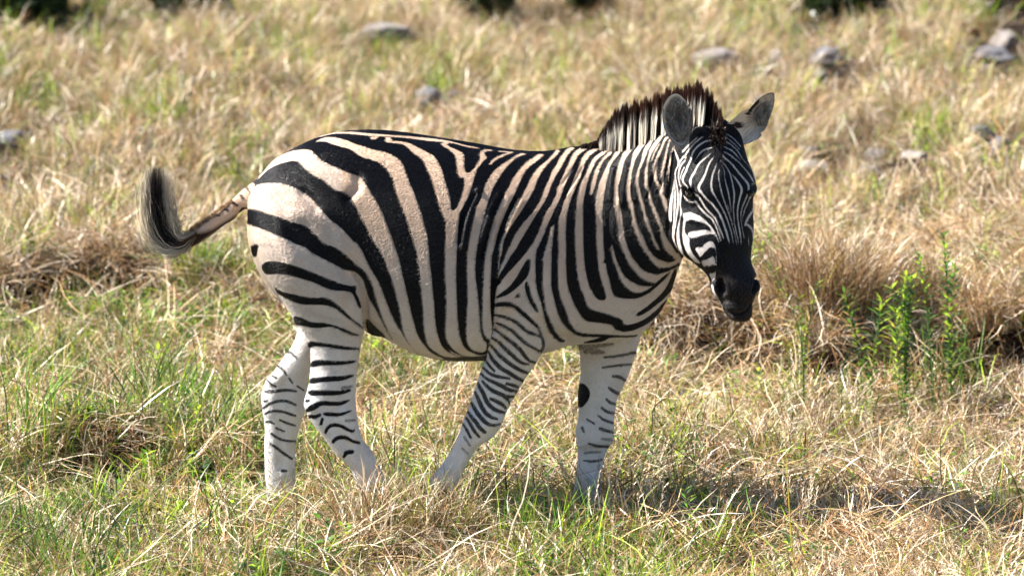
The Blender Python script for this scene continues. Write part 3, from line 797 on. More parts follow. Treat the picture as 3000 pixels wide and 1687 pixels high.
def relief(t, h, fall, side=-1, head=False):
    """raise (h>0) or sink (h<0) the surface along a traced line, on the side that carries it"""
    global co
    for part in t.split('|'):
        el = ('s', 1, 1, chaikin(parse(part), False))
        lo, hi = el[3][:, :2].min(0) - 60, el[3][:, :2].max(0) + 60
        m = (uv[:, 0] > lo[0]) & (uv[:, 0] < hi[0]) & (uv[:, 1] > lo[1]) & (uv[:, 1] < hi[1])
        if head:
            m &= is_head
        elif side == -1:
            m &= (nor[:, 1] < 0.1) & ((co[:, 1] < 0.02) | (uv[:, 1] < 900))
        idx = np.nonzero(m)[0]
        s = elem_field(el, uv[idx])
        k = np.exp(-np.square(np.clip(-s, 0, None) / fall))
        co[idx] += nor[idx] * (k * h * (1.0 if head else 1.5))[:, None]


is_head = ((uv[:, 0] > 1955) & (co[:, 1] < -0.22) & (uv[:, 1] > 345))
relief("R4: 545,1000,10 535,900,14 530,760,16 535,600,14 560,440,8", -.016, 9)                     # fold behind the elbow
relief("R2: 1650,1300,4 1720,1050,6 1850,850,4 | R2: 1240,1300,6 1300,1050,8 1420,800,6 | R2: 1600,1000,4 1700,800,4 | R2: 1510,1449,5 1560,1250,6 1610,1100,6", -.010, 7)
relief("R2: 1290,1350,10 1330,1000,8 1450,750,4 | R2: 1680,1449,8 1760,1150,8 1900,880,4 | R2: 1480,1300,8 1600,950,8 1680,800,4", .007, 8)
relief("R3: 1340,930,8 1330,700,10 1320,520,12 1240,380,8", -.014, 9)                              # stifle fold
relief("R3: 1250,900,20 1200,700,30 1120,560,30", .010, 22)
relief("R1: 1700,1000,20 1850,1000,20 2000,1150,30 2200,1400,30", .008, 26)
relief("R1: 1380,800,20 1500,1000,30 1560,1300,30 / R3: 560,200,30", .006, 22)
relief("R1: 2350,620,14 2360,700,20 2250,820,12", -.008, 14)                                       # hollow before the hip
relief("R1: 1780,780,20 1900,930,20", -.008, 16)
relief("R4: 1100,300,60 1150,600,80 1200,800,60", .006, 40)
relief("R4: 650,300,20 600,500,30 620,650,20", .012, 22)
relief("R4: 1020,900,20 1080,1050,20 1300,1080,20", -.010, 18)
relief("N1: 100,1250,10 350,900,12 480,650,8 | N1: 300,1300,10 450,900,8 | N1: 60,1000,6 250,700,6", -.0035, 3)
relief("N1: 1060,1300,30 1100,1000,30 1150,700,20 | N1: 1300,1400,40 1380,900,30 1430,600,20 | N1: 1600,1300,20 1570,900,20", .004, 7)
relief("N1: 1850,1300,10 1990,800,10 2100,500,8 | N1: 2080,1200,8 2240,800,8 2320,450,8 | N1: 2290,1300,8 2360,700,8 2420,350,6", -.004, 4)
relief("N2: 1050,1000,10 1040,300,10 | N2: 1300,700,10 1270,200,10 | N2: 1700,500,10 1600,100,10", -.0012, 5)
relief("R5: 330,260,20 420,200,30 | R5: 800,520,20 760,480,20", .006, 12, 0)
relief("R6: 700,760,30 900,640,30", .004, 14, 0)
relief("R6: 1950,750,50 1950,850,50", .005, 16, 0)
# tendons and bony points of the legs
relief("R5: 800,480,20 790,560,30 860,680,30 960,830,30 1060,1000,30", .004, 12, 0)
relief("R5: 1130,560,20 1150,700,20 1200,850,20", .004, 10, 0)
relief("R5: 980,560,20 1010,700,20 1080,850,20 1150,960,20", -.004, 9, 0)
relief("R5: 900,250,60 960,330,60", .004, 20, 0)
relief("R5: 440,700,20 440,900,20 440,1150,20 | R5: 500,250,30 470,420,30", -.005, 10, 0)
relief("R5: 330,400,40 330,560,40 | R5: 620,420,30 620,560,30", .004, 14, 0)
relief("R6: 700,620,30 780,760,30 | R6: 880,560,30 900,700,30", .005, 14, 0)
relief("R6: 760,420,14 700,560,14 | R6: 560,960,14 470,1120,14", -.005, 9, 0)
relief("R6: 1960,430,20 1950,600,20 | R6: 1960,980,16 1930,1200,16", -.005, 12, 0)
relief("R6: 1840,760,50 1850,880,50 | R6: 2090,720,40 2090,860,40", .006, 14, 0)
relief("R6: 1850,150,20 1860,250,20 1900,150,20 2050,0,20", -.004, 10, 0)
# face
relief("H1: 640,1290,50 560,1330,50", -.006, 5, head=True)
relief("H1: 430,1180,10 560,1230,14 700,1290,12 800,1360,8", .005, 4, head=True)
relief("H2: 460,110,10 580,210,12 720,230,8", .004, 4, head=True)
relief("H2: 700,330,20 820,480,20 950,680,16 1050,900,10", -.004, 10, head=True)
relief("H2: 430,520,20 560,560,20 760,620,20", .004, 10, head=True)
relief("H2: 1180,650,30 1300,900,30 1420,1200,40", .004, 12, head=True)
relief("H3: 1240,620,60 1260,760,80 1280,830,60", -.020, 5, head=True)
relief("H3: 2000,540,30 1990,700,40 1950,830,30", -.020, 5, head=True)
relief("H3: 1120,620,10 1110,800,10 1200,910,10 | H3: 1300,570,10 1390,700,10 1420,850,8 | H3: 2060,500,8 2085,650,8 2040,790,8 | H3: 1940,560,8 1915,800,8", .005, 4, head=True)
relief("H3: 1160,960,8 1250,1130,8 1360,1250,10 1500,1300,12 1620,1310,12 1740,1270,12 1840,1180,10 1890,1080,8", -.008, 3.2, head=True)
relief("H3: 1400,1190,30 1600,1240,40 1750,1180,30 | H3: 1450,1390,30 1750,1380,30", .003, 6, head=True)
relief("H3: 1230,250,8 1200,330,8 | H3: 1600,800,4 1600,1000,4", -.003, 4, head=True)
for _ in range(3):
    co += lap(co) * 0.35
nor = normals(co)
uv = coat_uv(co)
is_head = ((uv[:, 0] > 1955) & (co[:, 1] < -0.22) & (uv[:, 1] > 345))
# boundary of the head: jaw and cheek edge seen from the side
jaw = parse("P: 2040,345 1990,400 1968,450 1958,550 1952,650 1960,705 1985,745 2012,775 2060,812 2070,980 2300,980 2300,340")
jf = elem_field(('p', 1, 1, jaw), uv)
is_head &= jf > 0
fB, sB = paint(BODY, uv)
fH, sH = paint(HEAD, uv, MARG)
coat = np.where(is_head, fH + .8, fB + .35 + 1.1 * np.clip((uv[:, 1] - 940) / 60, 0, 1))
fade = np.where(is_head, sH, sB)
fbr, sbr = paint(BROWN, uv)
brown = np.clip(fbr / 14 + .2, 0, 1) * sbr * (~is_head) * np.where(uv[:, 0] < 722, 1.0, .75)
x, y = uv[:, 0], uv[:, 1]
tanv = np.clip((1150 - y) / 500, 0, 1) * .76 + .06
tanv = np.where(x > 1500, tanv * np.clip(1.05 - (x - 1500) / 1500, .35, 1), tanv)
tanv = np.where(x < 1000, tanv * .75, tanv)
tanv = np.where(x < 735, .8, tanv)
tanv = np.where(is_head, .28, tanv)
for nm, arr in (('coat', coat), ('fade', fade), ('tan', tanv), ('brown', brown)):
    a = me.attributes.new(nm, 'FLOAT', 'POINT')
    a.data.foreach_set('value', arr.astype(np.float32))
me.vertices.foreach_set('co', co.astype(np.float32).ravel())
me.update()
me.polygons.foreach_set('use_smooth', np.ones(len(me.polygons), dtype=bool))
me.materials.clear()
me.materials.append(M_COAT)

zebra = bpy.data.objects.new('zebra', None)
C.objects.link(zebra)
zebra.location = (0, 0, 0)
tag(zebra, 'black and white striped zebra walking through dry grass, head turned to the viewer', 'zebra')
body = link('body', me, None, zebra)

# short fur lying along the coat
frng = np.random.default_rng(3)
nor = normals(co)
NH = 800000
ei = frng.integers(0, len(ed), NH)
ej = ed[ei]
keep = frng.uniform(0, 1, NH) < np.where(nor[ej[:, 0], 1] < .35, 1.0, .22)
ej = ej[keep]
NH = len(ej)
uu = frng.uniform(0, 1, NH)[:, None]
hp = co[ej[:, 0]] * (1 - uu) + co[ej[:, 1]] * uu
hn = nor[ej[:, 0]]
hu = uv[ej[:, 0]]
hf = coat[ej[:, 0]] * (1 - uu[:, 0]) + coat[ej[:, 1]] * uu[:, 0] + frng.normal(0, .55, NH)
hs = fade[ej[:, 0]]
hb = brown[ej[:, 0]]
ht = tanv[ej[:, 0]]
hh = is_head[ej[:, 0]]
leg = np.clip((hu[:, 1] - 960) / 120, 0, 1) * (hu[:, 0] > 735)
flow = np.stack([-.8 + .7 * leg, np.zeros(NH), -.55 - .6 * leg], 1)
flow[hh] = [0.05, -.1, -1]
flow[hu[:, 0] < 735] = [-1, 0, -.8]
flow += frng.normal(0, .12, flow.shape)
flow += .2 * np.sin(hp[:, [2, 0, 1]] * 23 + np.array([0, 1, 2]))
flow -= hn * (flow * hn).sum(1)[:, None]
flow /= np.linalg.norm(flow, axis=1)[:, None] + 1e-9
ln = np.where(hh, .005, .008) * (1 - .35 * leg) * frng.uniform(.6, 1.3, NH)
lift = np.clip(frng.normal(.12, .06, NH), .03, .4)
p1 = hp + (flow * .5 + hn * (lift * .7)[:, None]) * ln[:, None]
p2 = hp + (flow + hn * (lift * .8)[:, None]) * ln[:, None]
P3 = np.stack([hp - hn * .0006, p1, p2], 1).astype(np.float32)
isb = (hf > 0) & (frng.uniform(0, 1, NH) < hs)
wcol = np.array([.70, .70, .72])[None] * (1 - ht)[:, None] + np.array([.78, .58, .41])[None] * ht[:, None]
wcol = wcol * (1 - hb[:, None]) + np.array([.035, .015, .008]) * hb[:, None]
dirt = np.clip(np.sin(hp[:, 0] * 31 + 3 * np.sin(hp[:, 2] * 17)) * np.sin(hp[:, 2] * 26 + 2 * np.sin(hp[:, 0] * 19)) - .25, 0, 1)[:, None] * .30
wcol = wcol * (1 - dirt) + np.array([.42, .29, .20]) * dirt
wcol = wcol * frng.uniform(.74, 1.02, (NH, 1))
fleck = (frng.uniform(0, 1, NH) < .02 + .05 * leg) & (np.sin(hp[:, 0] * 90 + 5 * np.sin(hp[:, 2] * 40)) * np.sin(hp[:, 2] * 75 + 4 * np.sin(hp[:, 0] * 33)) > .35)
wcol = np.where(fleck[:, None], wcol * .15, wcol)
bcol = np.array([.004, .004, .006])[None] * frng.uniform(.5, 2.0, (NH, 1))
muz = (np.clip((hu[:, 1] - 725) / 90, 0, 1) * hh)[:, None]      # short brownish grey hair of the muzzle
bcol = bcol * (1 - muz) + np.array([.040, .031, .028]) * muz * frng.uniform(.4, 1.7, (NH, 1))
hc = np.ones((NH, 4), dtype=np.float32)
hc[:, :3] = np.where(isb[:, None], bcol, wcol)
hcu = bpy.data.hair_curves.new('fur')
hcu.add_curves([3] * NH)
hcu.position_data.foreach_set('vector', P3.ravel())
ra = hcu.attributes.get('radius') or hcu.attributes.new('radius', 'FLOAT', 'POINT')
ra.data.foreach_set('value', np.tile(np.array([.00034, .00030, .00008], dtype=np.float32), NH))
ca = hcu.attributes.new('col', 'FLOAT_COLOR', 'CURVE')
ca.data.foreach_set('color', hc.ravel())
hcu.materials.append(M_FUR)
fur = bpy.data.objects.new('fur', hcu)
C.objects.link(fur)
fur.parent = zebra
fur['kind'] = 'stuff'
print('hairs', NH)


# ------------------------------------------------------------------ hair, ears, eyes, hooves
rng = np.random.default_rng(7)


def strands(name, roots, mids, tips, wid, cols, mat, parent, seg=5):
    """hair as tapered ribbons on quadratic curves; cols (n,2or3 stops,3)"""
    n = len(roots)
    t = np.linspace(0, 1, seg + 1)
    P = (roots[:, None] * ((1 - t) ** 2)[None, :, None] + 2 * mids[:, None] * (t * (1 - t))[None, :, None] + tips[:, None] * (t ** 2)[None, :, None])
    d = tips - roots
    a = rng.uniform(0, math.pi, n)
    rv = np.stack([np.cos(a), np.sin(a), np.zeros(n)], 1)
    side = np.cross(d, rv)
    side /= np.linalg.norm(side, axis=1)[:, None] + 1e-9
    wt = (1 - t) ** .6 * .5
    wt[-1] = 0.04
    off = side[:, None] * (wid[:, None] * wt[None])[..., None]
    A, B = P - off, P + off
    Vt = np.stack([A, B], 2).reshape(-1, 3)
    base = (np.arange(n) * (seg + 1) * 2)[:, None]
    i = np.arange(seg)[None] * 2
    f = np.stack([base + i, base + i + 1, base + i + 3, base + i + 2], 2).reshape(-1, 4)
    st = np.linspace(0, 1, cols.shape[1])
    cc = np.empty((n, seg + 1, 3))
    for k in range(3):
        for j, tt in enumerate(t):
            q = tt * (cols.shape[1] - 1)
            i0 = min(int(q), cols.shape[1] - 2)
            cc[:, j, k] = cols[:, i0, k] * (1 - (q - i0)) + cols[:, i0 + 1, k] * (q - i0)
    cc = np.repeat(cc[:, :, None], 2, 2).reshape(-1, 3)
    m = mesh_np(name, Vt, f, True, cc)
    return link(name, m, mat, parent)


def interp_line(p, t):
    p = np.asarray(p, dtype=float)
    s = np.concatenate([[0], np.cumsum(np.hypot(*(np.diff(p[:, :2], axis=0).T)))])
    s /= s[-1]
    return np.stack([np.interp(t, s, p[:, k]) for k in range(p.shape[1])], -1)


def at_np(px, py, Y):
    d = np.array(FWD)[None] + np.outer((px - 1500) / FPX, [1, 0, 0]) + np.outer((843.5 - py) / FPX, np.array(UPV))
    return np.array(CAM)[None] + d * ((Y - CAM.y) / d[:, 1])[:, None]


# mane: root line and tip line in step (root px, tip px, depth)
MANE = np.array([  # rx, ry, tx, ty, depth
    [1700, 436, 1702, 424, .0], [1745, 436, 1747, 412, .0], [1762, 441, 1762, 385, -.005], [1778, 447, 1786, 345, -.01], [1797, 446, 1802, 325, -.015], [1815, 443, 1818, 311, -.02],
    [1840, 438, 1846, 303, -.035], [1866, 430, 1868, 296, -.05], [1893, 416, 1898, 288, -.07], [1920, 405, 1928, 276, -.09], [1948, 392, 1956, 262, -.12], [1985, 378, 1990, 254, -.15], [2020, 372, 2026, 246, -.18],
    [2045, 376, 2052, 240, -.21], [2062, 385, 2076, 262, -.235], [2080, 392, 2098, 292, -.255], [2096, 400, 2114, 325, -.27], [2106, 402, 2119, 348, -.275]])
_cx = np.array([s[0] for s in NECK]); _cy = np.array([s[4] for s in NECK])
MANE[:, 4] = np.interp(MANE[:, 0], _cx, _cy) - np.clip((MANE[:, 0] - 2062) / 45, 0, 1) * .04
WHITE_M = [(1757, 1769), (1776, 1791), (1792, 1802), (1807, 1825), (1837, 1847), (1852, 1860), (1873, 1893), (1907, 1921), (1935, 1960), (2012, 2024), (2029, 2037), (2040, 2048), (2051, 2058)]


def mane_cols(rx, n):
    iswhite = np.zeros(n, dtype=bool)
    for a, b in WHITE_M:
        iswhite |= (rx > a) & (rx < b)
    dark = np.array([.007, .0045, .005])[None] * rng.uniform(.6, 1.4, (n, 1))
    brn = np.array([.04, .012, .007])[None] * rng.uniform(.5, 1.5, (n, 1))
    pale = np.array([.95, .90, .80])[None] * rng.uniform(.8, 1.0, (n, 1))
    mixb = np.where((rx > 1850)[:, None], brn, dark * .6 + brn * .4)
    c0 = np.where(iswhite[:, None], pale, dark)
    c1 = c0
    c2 = np.where(iswhite[:, None], pale, dark)
    c3 = mixb
    return np.stack([c0, c1, c1, c2 * .9, c3, c3], 1)


n = 14000
t = rng.uniform(0, 1, n)
q = interp_line(MANE, t)
rx, ry = q[:, 0], q[:, 1]
ln = rng.uniform(.72, 1.0, n) + rng.normal(0, .03, n)
clump = np.sin(rx * .55) * .05 + np.sin(rx * .21 + 1) * .05
ln = ln + clump
tx = rx + (q[:, 2] - rx) * ln + rng.normal(0, 1.7, n)
ty = ry + (q[:, 3] - ry) * ln
dj = rng.normal(0, .008, n)
edge_t = (rng.uniform(0, 1, n) < .12)
_w = np.zeros(n, dtype=bool)
for a_, b_ in WHITE_M:
    _w |= (rx > a_) & (rx < b_)
dj = dj + np.where(_w, -.012, .005)
rts = at_np(rx, ry + 6, q[:, 4] + dj)
tps = at_np(tx, ty, q[:, 4] + dj * 1.6 + rng.normal(0, .006, n))
mid = (rts + tps) / 2 + rng.normal(0, .003, (n, 3))
strands('mane', rts, mid, tps, np.where(_w, rng.uniform(.004, .006, n), rng.uniform(.0025, .0040, n)), mane_cols(rx + rng.normal(0, .8, n), n), M_MANE, zebra)

# forelock between the ears
n = 1300
rx = rng.uniform(2088, 2122, n)
ry = rng.uniform(385, 425, n)
rts = at_np(rx, ry, -.275 - HFWD + rng.uniform(-.02, .03, n))
dn = rng.uniform(0, 1, n)
tps = at_np(rx + rng.normal(-2, 9, n), ry + np.where(dn < .6, rng.uniform(0, 22, n), rng.uniform(-40, -5, n)), -.315 - HFWD + rng.normal(0, .012, n))
mid = (rts + tps) / 2 + np.array([0, -.014, .008])
c = np.where((rng.uniform(0, 1, n) < .22)[:, None], np.array([[.5, .42, .36]]), np.array([[.035, .018, .014]]) * rng.uniform(.5, 1.6, (n, 1)))
strands('forelock', rts, mid, tps, rng.uniform(.002, .0035, n), np.stack([c, c, c * .8], 1), M_HAIR, zebra, 4)

# tail tuft: strands that follow the swung tail
TP = to_px('R1', [[640, 1200, 0], [560, 1270, 0], [460, 1320, 0], [360, 1280, 0], [285, 1180, 0], [245, 1040, 0], [225, 880, 0], [215, 720, 0], [218, 600, 0], [225, 520, 0]])[:, :2]
HW = np.array([14, 26, 38, 45, 47, 48, 49, 48, 46, 44.]) * .86
n = 3000
seg = 12
t0 = rng.beta(1.1, 2.2, n) * .42
t1 = np.clip(t0 + rng.uniform(.45, .75, n), 0, 1.0)
t1 = np.where(rng.uniform(0, 1, n) < .5, np.clip(t1 + .25, 0, 1), t1) + rng.normal(0, .012, n)
lat = np.clip(rng.normal(0, .5, n), -1.3, 1.3)
wild = rng.uniform(0, 1, n) < .06
lat = np.where(wild, lat * 1.7, lat)
dep = rng.normal(0, .013, n)
Ppts = []
ph_ = rng.uniform(0, 6.28, n)
am_ = np.abs(rng.normal(0, 6.5, n))
for j in range(seg + 1):
    tt = t0 + (t1 - t0) * j / seg
    tc_ = np.clip(tt, 0, 1)
    pp = interp_line(np.c_[TP, HW], tc_)
    p2 = interp_line(np.c_[TP, HW], np.clip(tc_ + .02, 0, 1))
    p1 = interp_line(np.c_[TP, HW], np.clip(tc_ - .02, 0, 1))
    d = p2[:, :2] - p1[:, :2]
    d /= np.linalg.norm(d, axis=1)[:, None] + 1e-9
    nrm = np.stack([-d[:, 1], d[:, 0]], 1)
    grow = .35 + .65 * np.clip(j / seg * 3, 0, 1)
    xy = pp[:, :2] + nrm * (lat * pp[:, 2] * grow)[:, None] + d * ((tt - tc_) * 400)[:, None]
    xy += rng.normal(0, .5, xy.shape) * (j / seg) + nrm * (np.sin(j * .8 + ph_) * am_ * (j / seg))[:, None]
    Ppts.append(at_np(xy[:, 0], xy[:, 1], -.03 + dep * (.4 + .8 * j / seg)))
Pp = np.stack(Ppts, 1)
a = rng.uniform(0, math.pi, n)
rv = np.stack([np.cos(a), np.sin(a) * .4, np.zeros(n)], 1)
dd = np.gradient(Pp, axis=1)
sd = np.cross(dd, rv[:, None])
sd /= np.linalg.norm(sd, axis=2)[..., None] + 1e-9
wt = np.linspace(1, 0.1, seg + 1)[None, :, None] * rng.uniform(.0018, .0034, n)[:, None, None] * .5
Vt = np.stack([Pp - sd * wt, Pp + sd * wt], 2).reshape(-1, 3)
base = (np.arange(n) * (seg + 1) * 2)[:, None]
ii = np.arange(seg)[None] * 2
f = np.stack([base + ii, base + ii + 1, base + ii + 3, base + ii + 2], 2).reshape(-1, 4)
pale = np.array([.62, .55, .45])
blk = np.array([.012, .010, .012])
brn = np.array([.09, .04, .016])
isp = (np.abs(lat + .12) > rng.uniform(.3, .75, n)) | (rng.uniform(0, 1, n) < .08)
c0 = np.where(isp[:, None], pale[None] * rng.uniform(.6, 1.1, (n, 1)), blk[None] * rng.uniform(.6, 2.2, (n, 1)))
tj = np.linspace(0, 1, seg + 1)
cc = c0[:, None] * np.ones((1, seg + 1, 1))
fr_b = np.clip(1 - (t0[:, None] + (t1 - t0)[:, None] * tj[None]) / .30, 0, 1)[..., None] * .75
cc = cc * (1 - fr_b) + brn * fr_b
cc = np.repeat(cc[:, :, None], 2, 2).reshape(-1, 3)
link('tail_tuft', mesh_np('tail_tuft', Vt, f, True, cc), M_HAIR, zebra)
# short fringe on the dock
n = 2600
tt = rng.uniform(.15, 1, n)
top = np.array([[704, 565], [676, 592], [640, 622], [607, 645], [578, 668], [552, 690]])
botl = np.array([[716, 612], [690, 640], [652, 663], [620, 688], [590, 710], [556, 724]])
s_ = rng.uniform(0, 1, n)
upd = s_ < .7
q = np.where(upd[:, None], interp_line(top, tt), interp_line(botl, tt))
l_ = rng.uniform(3, 20, n) * (.4 + .8 * tt)
tipx = q[:, 0] - l_ * .7
tipy = q[:, 1] + np.where(upd, -l_ * .5, l_ * .4)
rts = at_np(q[:, 0], q[:, 1] + np.where(upd, 3, -3), -.015 + rng.normal(0, .008, n))
tps = at_np(tipx, tipy, -.015 + rng.normal(0, .012, n))
c = np.where(upd[:, None], np.array([[.42, .29, .18]]), np.array([[.12, .06, .03]])) * rng.uniform(.3, 1.5, (n, 1))
strands('tail_fringe', rts, (rts + tps) / 2, tps, rng.uniform(.0015, .0028, n), np.stack([c, c], 1), M_HAIR, zebra, 3)


# ears: cupped shells with a fur-lined inside
def ear(outline, centre, y0, depth, lean, cols, name='ear'):
    """outline px (closed), hollow towards 'centre', edge depth y0 + lean*(px-centre)"""
    o = chaikin(np.array(outline, dtype=float), True, 2)
    m = len(o)
    cx, cy = centre
    rr = [0, .15, .3, .45, .6, .72, .83, .92, 1.0]
    Vf, cf = [], []
    for r in rr:
        p = np.array([cx, cy]) + (o - np.array([cx, cy])) * r
        yy = y0 + lean[0] * (p[:, 0] - cx) * MM + lean[1] * (p[:, 1] - cy) * MM + depth * (1 - r ** 2.2)
        Vf.append(at_np(p[:, 0], p[:, 1], yy))
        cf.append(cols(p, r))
    Vf, cf = np.concatenate(Vf), np.concatenate(cf)
    nr = len(rr)
    F = []
    for i in range(nr - 1):
        for j in range(m):
            a_, b_ = i * m + j, i * m + (j + 1) % m
            F.append((a_, b_, b_ + m, a_ + m))
    # back shell
    Vb, cb = [], []
    for r in rr[::-1]:
        p = np.array([cx, cy]) + (o - np.array([cx, cy])) * r
        yy = y0 + lean[0] * (p[:, 0] - cx) * MM + lean[1] * (p[:, 1] - cy) * MM + depth * (1 - r ** 2.2) + .007 * math.sqrt(max(0, 1.0 - r ** 8)) + .0005
        Vb.append(at_np(p[:, 0], p[:, 1], yy))
        cb.append(np.tile([.72, .66, .58], (m, 1)))
    Vb, cb = np.concatenate(Vb), np.concatenate(cb)
    off = len(Vf)
    for i in range(nr - 1):
        for j in range(m):
            a_, b_ = off + i * m + j, off + i * m + (j + 1) % m
            F.append((a_, b_, b_ + m, a_ + m))
    for j in range(m):
        a_, b_ = (nr - 1) * m + j, (nr - 1) * m + (j + 1) % m
        F.append((a_, b_, off + (j + 1) % m, off + j))
    Vv = np.concatenate([Vf, Vb])
    cc_ = np.concatenate([cf, cb])
    mm_ = mesh_np(name, Vv, F, True, cc_)
    return link(name, mm_, M_HAIR_EAR, zebra), o


M_HAIR_EAR = hair_material('ear_fur', .75, .2)


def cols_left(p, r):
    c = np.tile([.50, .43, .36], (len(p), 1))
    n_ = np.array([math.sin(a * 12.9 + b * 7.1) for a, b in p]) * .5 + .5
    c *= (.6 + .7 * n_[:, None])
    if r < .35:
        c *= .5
    if r > .88:
        tl = ((p[:, 1] < 320) & (p[:, 0] < 2010))[:, None]
        c = np.where(tl, np.array([.85, .78, .66]), np.array([.03, .022, .018]))
        if r < .95:
            c = np.where(tl, np.array([.80, .70, .56]), np.array([.55, .48, .40]))
    return c


earL = to_px('E1', [[0, 480], [10, 350], [40, 280], [90, 210], [150, 183], [200, 190], [250, 235], [310, 300], [350, 370], [365, 450], [370, 560], [345, 680], [300, 770], [240, 830], [180, 805], [100, 745], [50, 665], [15, 575]])
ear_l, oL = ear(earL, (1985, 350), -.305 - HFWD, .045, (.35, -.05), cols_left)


def cols_right(p, r):
    c = np.tile([.58, .52, .46], (len(p), 1))
    n_ = np.array([math.sin(a * 10.9 + b * 8.1) for a, b in p]) * .5 + .5
    c *= (.65 + .6 * n_[:, None])
    # outer, light side near the head
    e = (p[:, 0] - 2198) * .85 + (p[:, 1] - 330) * .35
    c = np.where((e < -2)[:, None], np.array([.74, .66, .56]), c)
    blackline = (np.abs((p[:, 0] - 2207) * .80 + (p[:, 1] - 313) * .6) < 5) & (p[:, 1] < 338) & (p[:, 0] < 2225)
    c = np.where(blackline[:, None], np.array([.02, .015, .015]), c)
    patch = (np.hypot((p[:, 0] - 2160) / 16, (p[:, 1] - 368) / 11) < 1)
    c = np.where(patch[:, None], np.array([.03, .02, .018]), c)
    if r > .97:
        c = np.where((p[:, 0] > 2215)[:, None], np.array([.04, .03, .03]), c)
    return c


earR = to_px('E1', [[1340, 166], [1352, 230], [1335, 350], [1305, 440], [1285, 480], [1265, 560], [1230, 620], [1150, 665], [1200, 688], [1130, 740], [1050, 775], [970, 800], [880, 760], [790, 650], [760, 560], [820, 515], [900, 440], [960, 395], [1050, 362], [1090, 315], [1140, 262], [1190, 220], [1260, 178]])
ear_r, oR = ear(earR, (2225, 345), -.215 - HFWD, .032, (.25, .35), cols_right)
# hair inside the ears
for (nm, cxy, rad, yy, nn) in (('ear_hair', (1990, 358), (33, 60), -.290 - HFWD, 1500), ('ear_hair', (2228, 330), (20, 42), -.20 - HFWD, 800)):
    a = rng.uniform(0, 2 * math.pi, nn)
    r = np.sqrt(rng.uniform(.25, 1, nn))
    px_ = cxy[0] + rad[0] * r * np.cos(a)
    py_ = cxy[1] + rad[1] * r * np.sin(a)
    rts = at_np(px_, py_, yy + rng.normal(0, .004, nn))
    bend = rng.normal(0, 7, nn) + 5 * np.sin(py_ * .12)
    tps = at_np(px_ + bend, py_ - rng.uniform(4, 22, nn), yy - .010 + rng.normal(0, .005, nn))
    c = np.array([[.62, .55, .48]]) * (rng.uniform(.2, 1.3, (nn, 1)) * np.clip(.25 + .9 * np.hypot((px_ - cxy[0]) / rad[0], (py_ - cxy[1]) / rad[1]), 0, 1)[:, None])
    strands(nm, rts, (rts + tps) / 2 + np.array([0, -.01, 0]), tps, rng.uniform(.0012, .0024, nn), np.stack([c * .5, c], 1), M_HAIR_EAR, zebra, 3)


def ellipsoid(name, c, r, mat, parent, rot=(0, 0, 0), seg=24, rg=14):
    Vv, Ff = [], []
    M_ = Matrix.Rotation(rot[2], 3, 'Z') @ Matrix.Rotation(rot[1], 3, 'Y') @ Matrix.Rotation(rot[0], 3, 'X')
    for i in range(rg + 1):
        ph = math.pi * i / rg
        for j in range(seg):
            th = 2 * math.pi * j / seg
            Vv.append(tuple(c + M_ @ Vector((r[0] * math.sin(ph) * math.cos(th), r[1] * math.sin(ph) * math.sin(th), r[2] * math.cos(ph)))))
    for i in range(rg):
        for j in range(seg):
            Ff.append((i * seg + j, i * seg + (j + 1) % seg, (i + 1) * seg + (j + 1) % seg, (i + 1) * seg + j))
    return link(name, mesh_np(name, Vv, Ff), mat, parent)


from mathutils.bvhtree import BVHTree
bvh = BVHTree.FromPolygons([tuple(v) for v in co], [tuple(p.vertices) for p in me.polygons]) if False else None


def surf(px, py):
    """nearest body vertex facing the viewer around a pixel"""
    d = np.hypot(uv[:, 0] - px, uv[:, 1] - py)
    idx = np.nonzero((d < 3) & is_head)[0]
    return float(co[idx, 1].min()) if len(idx) else -.3


for (px_, py_, r) in ((2022, 567, .017), (2197, 565, .015)):
    yy = surf(px_ if px_ < 2100 else 2193, py_)
    ellipsoid('eye', at(px_, py_, yy + .0095), (r, r, r * .75), M_EYE, zebra)
    nn = 70
    sx = -1 if px_ < 2100 else 1
    u = rng.uniform(-1, 1, nn)
    rts = at_np(px_ + u * 15, py_ - 8 + u * 4 * (1 if sx < 0 else -1), yy - .004 + np.abs(u) * .008)
    tps = rts + np.stack([sx * rng.uniform(-.002, .012, nn), -rng.uniform(.008, .018, nn), -rng.uniform(.008, .018, nn)], 1)
    c = np.tile([.01, .008, .008], (nn, 1))
    strands('eyelash', rts, (rts + tps) / 2 + np.array([0, -.004, .004]), tps, np.full(nn, .0014), np.stack([c, c], 1), M_HAIR, zebra, 3)


def hoof(A, B, A2, B2, yc, b1, b2):
    st = [(A[0], A[1], B[0], B[1], yc, b1 * .9), ((A[0] + A2[0]) / 2, (A[1] + A2[1]) / 2, (B[0] + B2[0]) / 2, (B[1] + B2[1]) / 2, yc, (b1 + b2) / 2), (A2[0], A2[1], B2[0], B2[1], yc, b2)]
    v, f, t = loft(st, 2.4, 3)
    m = bpy.data.meshes.new('hoof')
    m.from_pydata([tuple(p) for p in v], [], f + t)
    m.polygons.foreach_set('use_smooth', np.ones(len(m.polygons), dtype=bool))
    return link('hoof', m, M_HOOF, zebra)


hoof((1056, 1434), (1133, 1405), (1096, 1545), (1198, 1530), -.165, .033, .045)
hoof((783, 1496), (876, 1496), (775, 1546), (893, 1546), .14, .036, .048)
hoof((1243, 1424), (1331, 1438), (1210, 1560), (1318, 1590), -.15, .033, .045)
hoof((1670, 1496), (1770, 1496), (1664, 1546), (1788, 1546), .13, .037, .048)

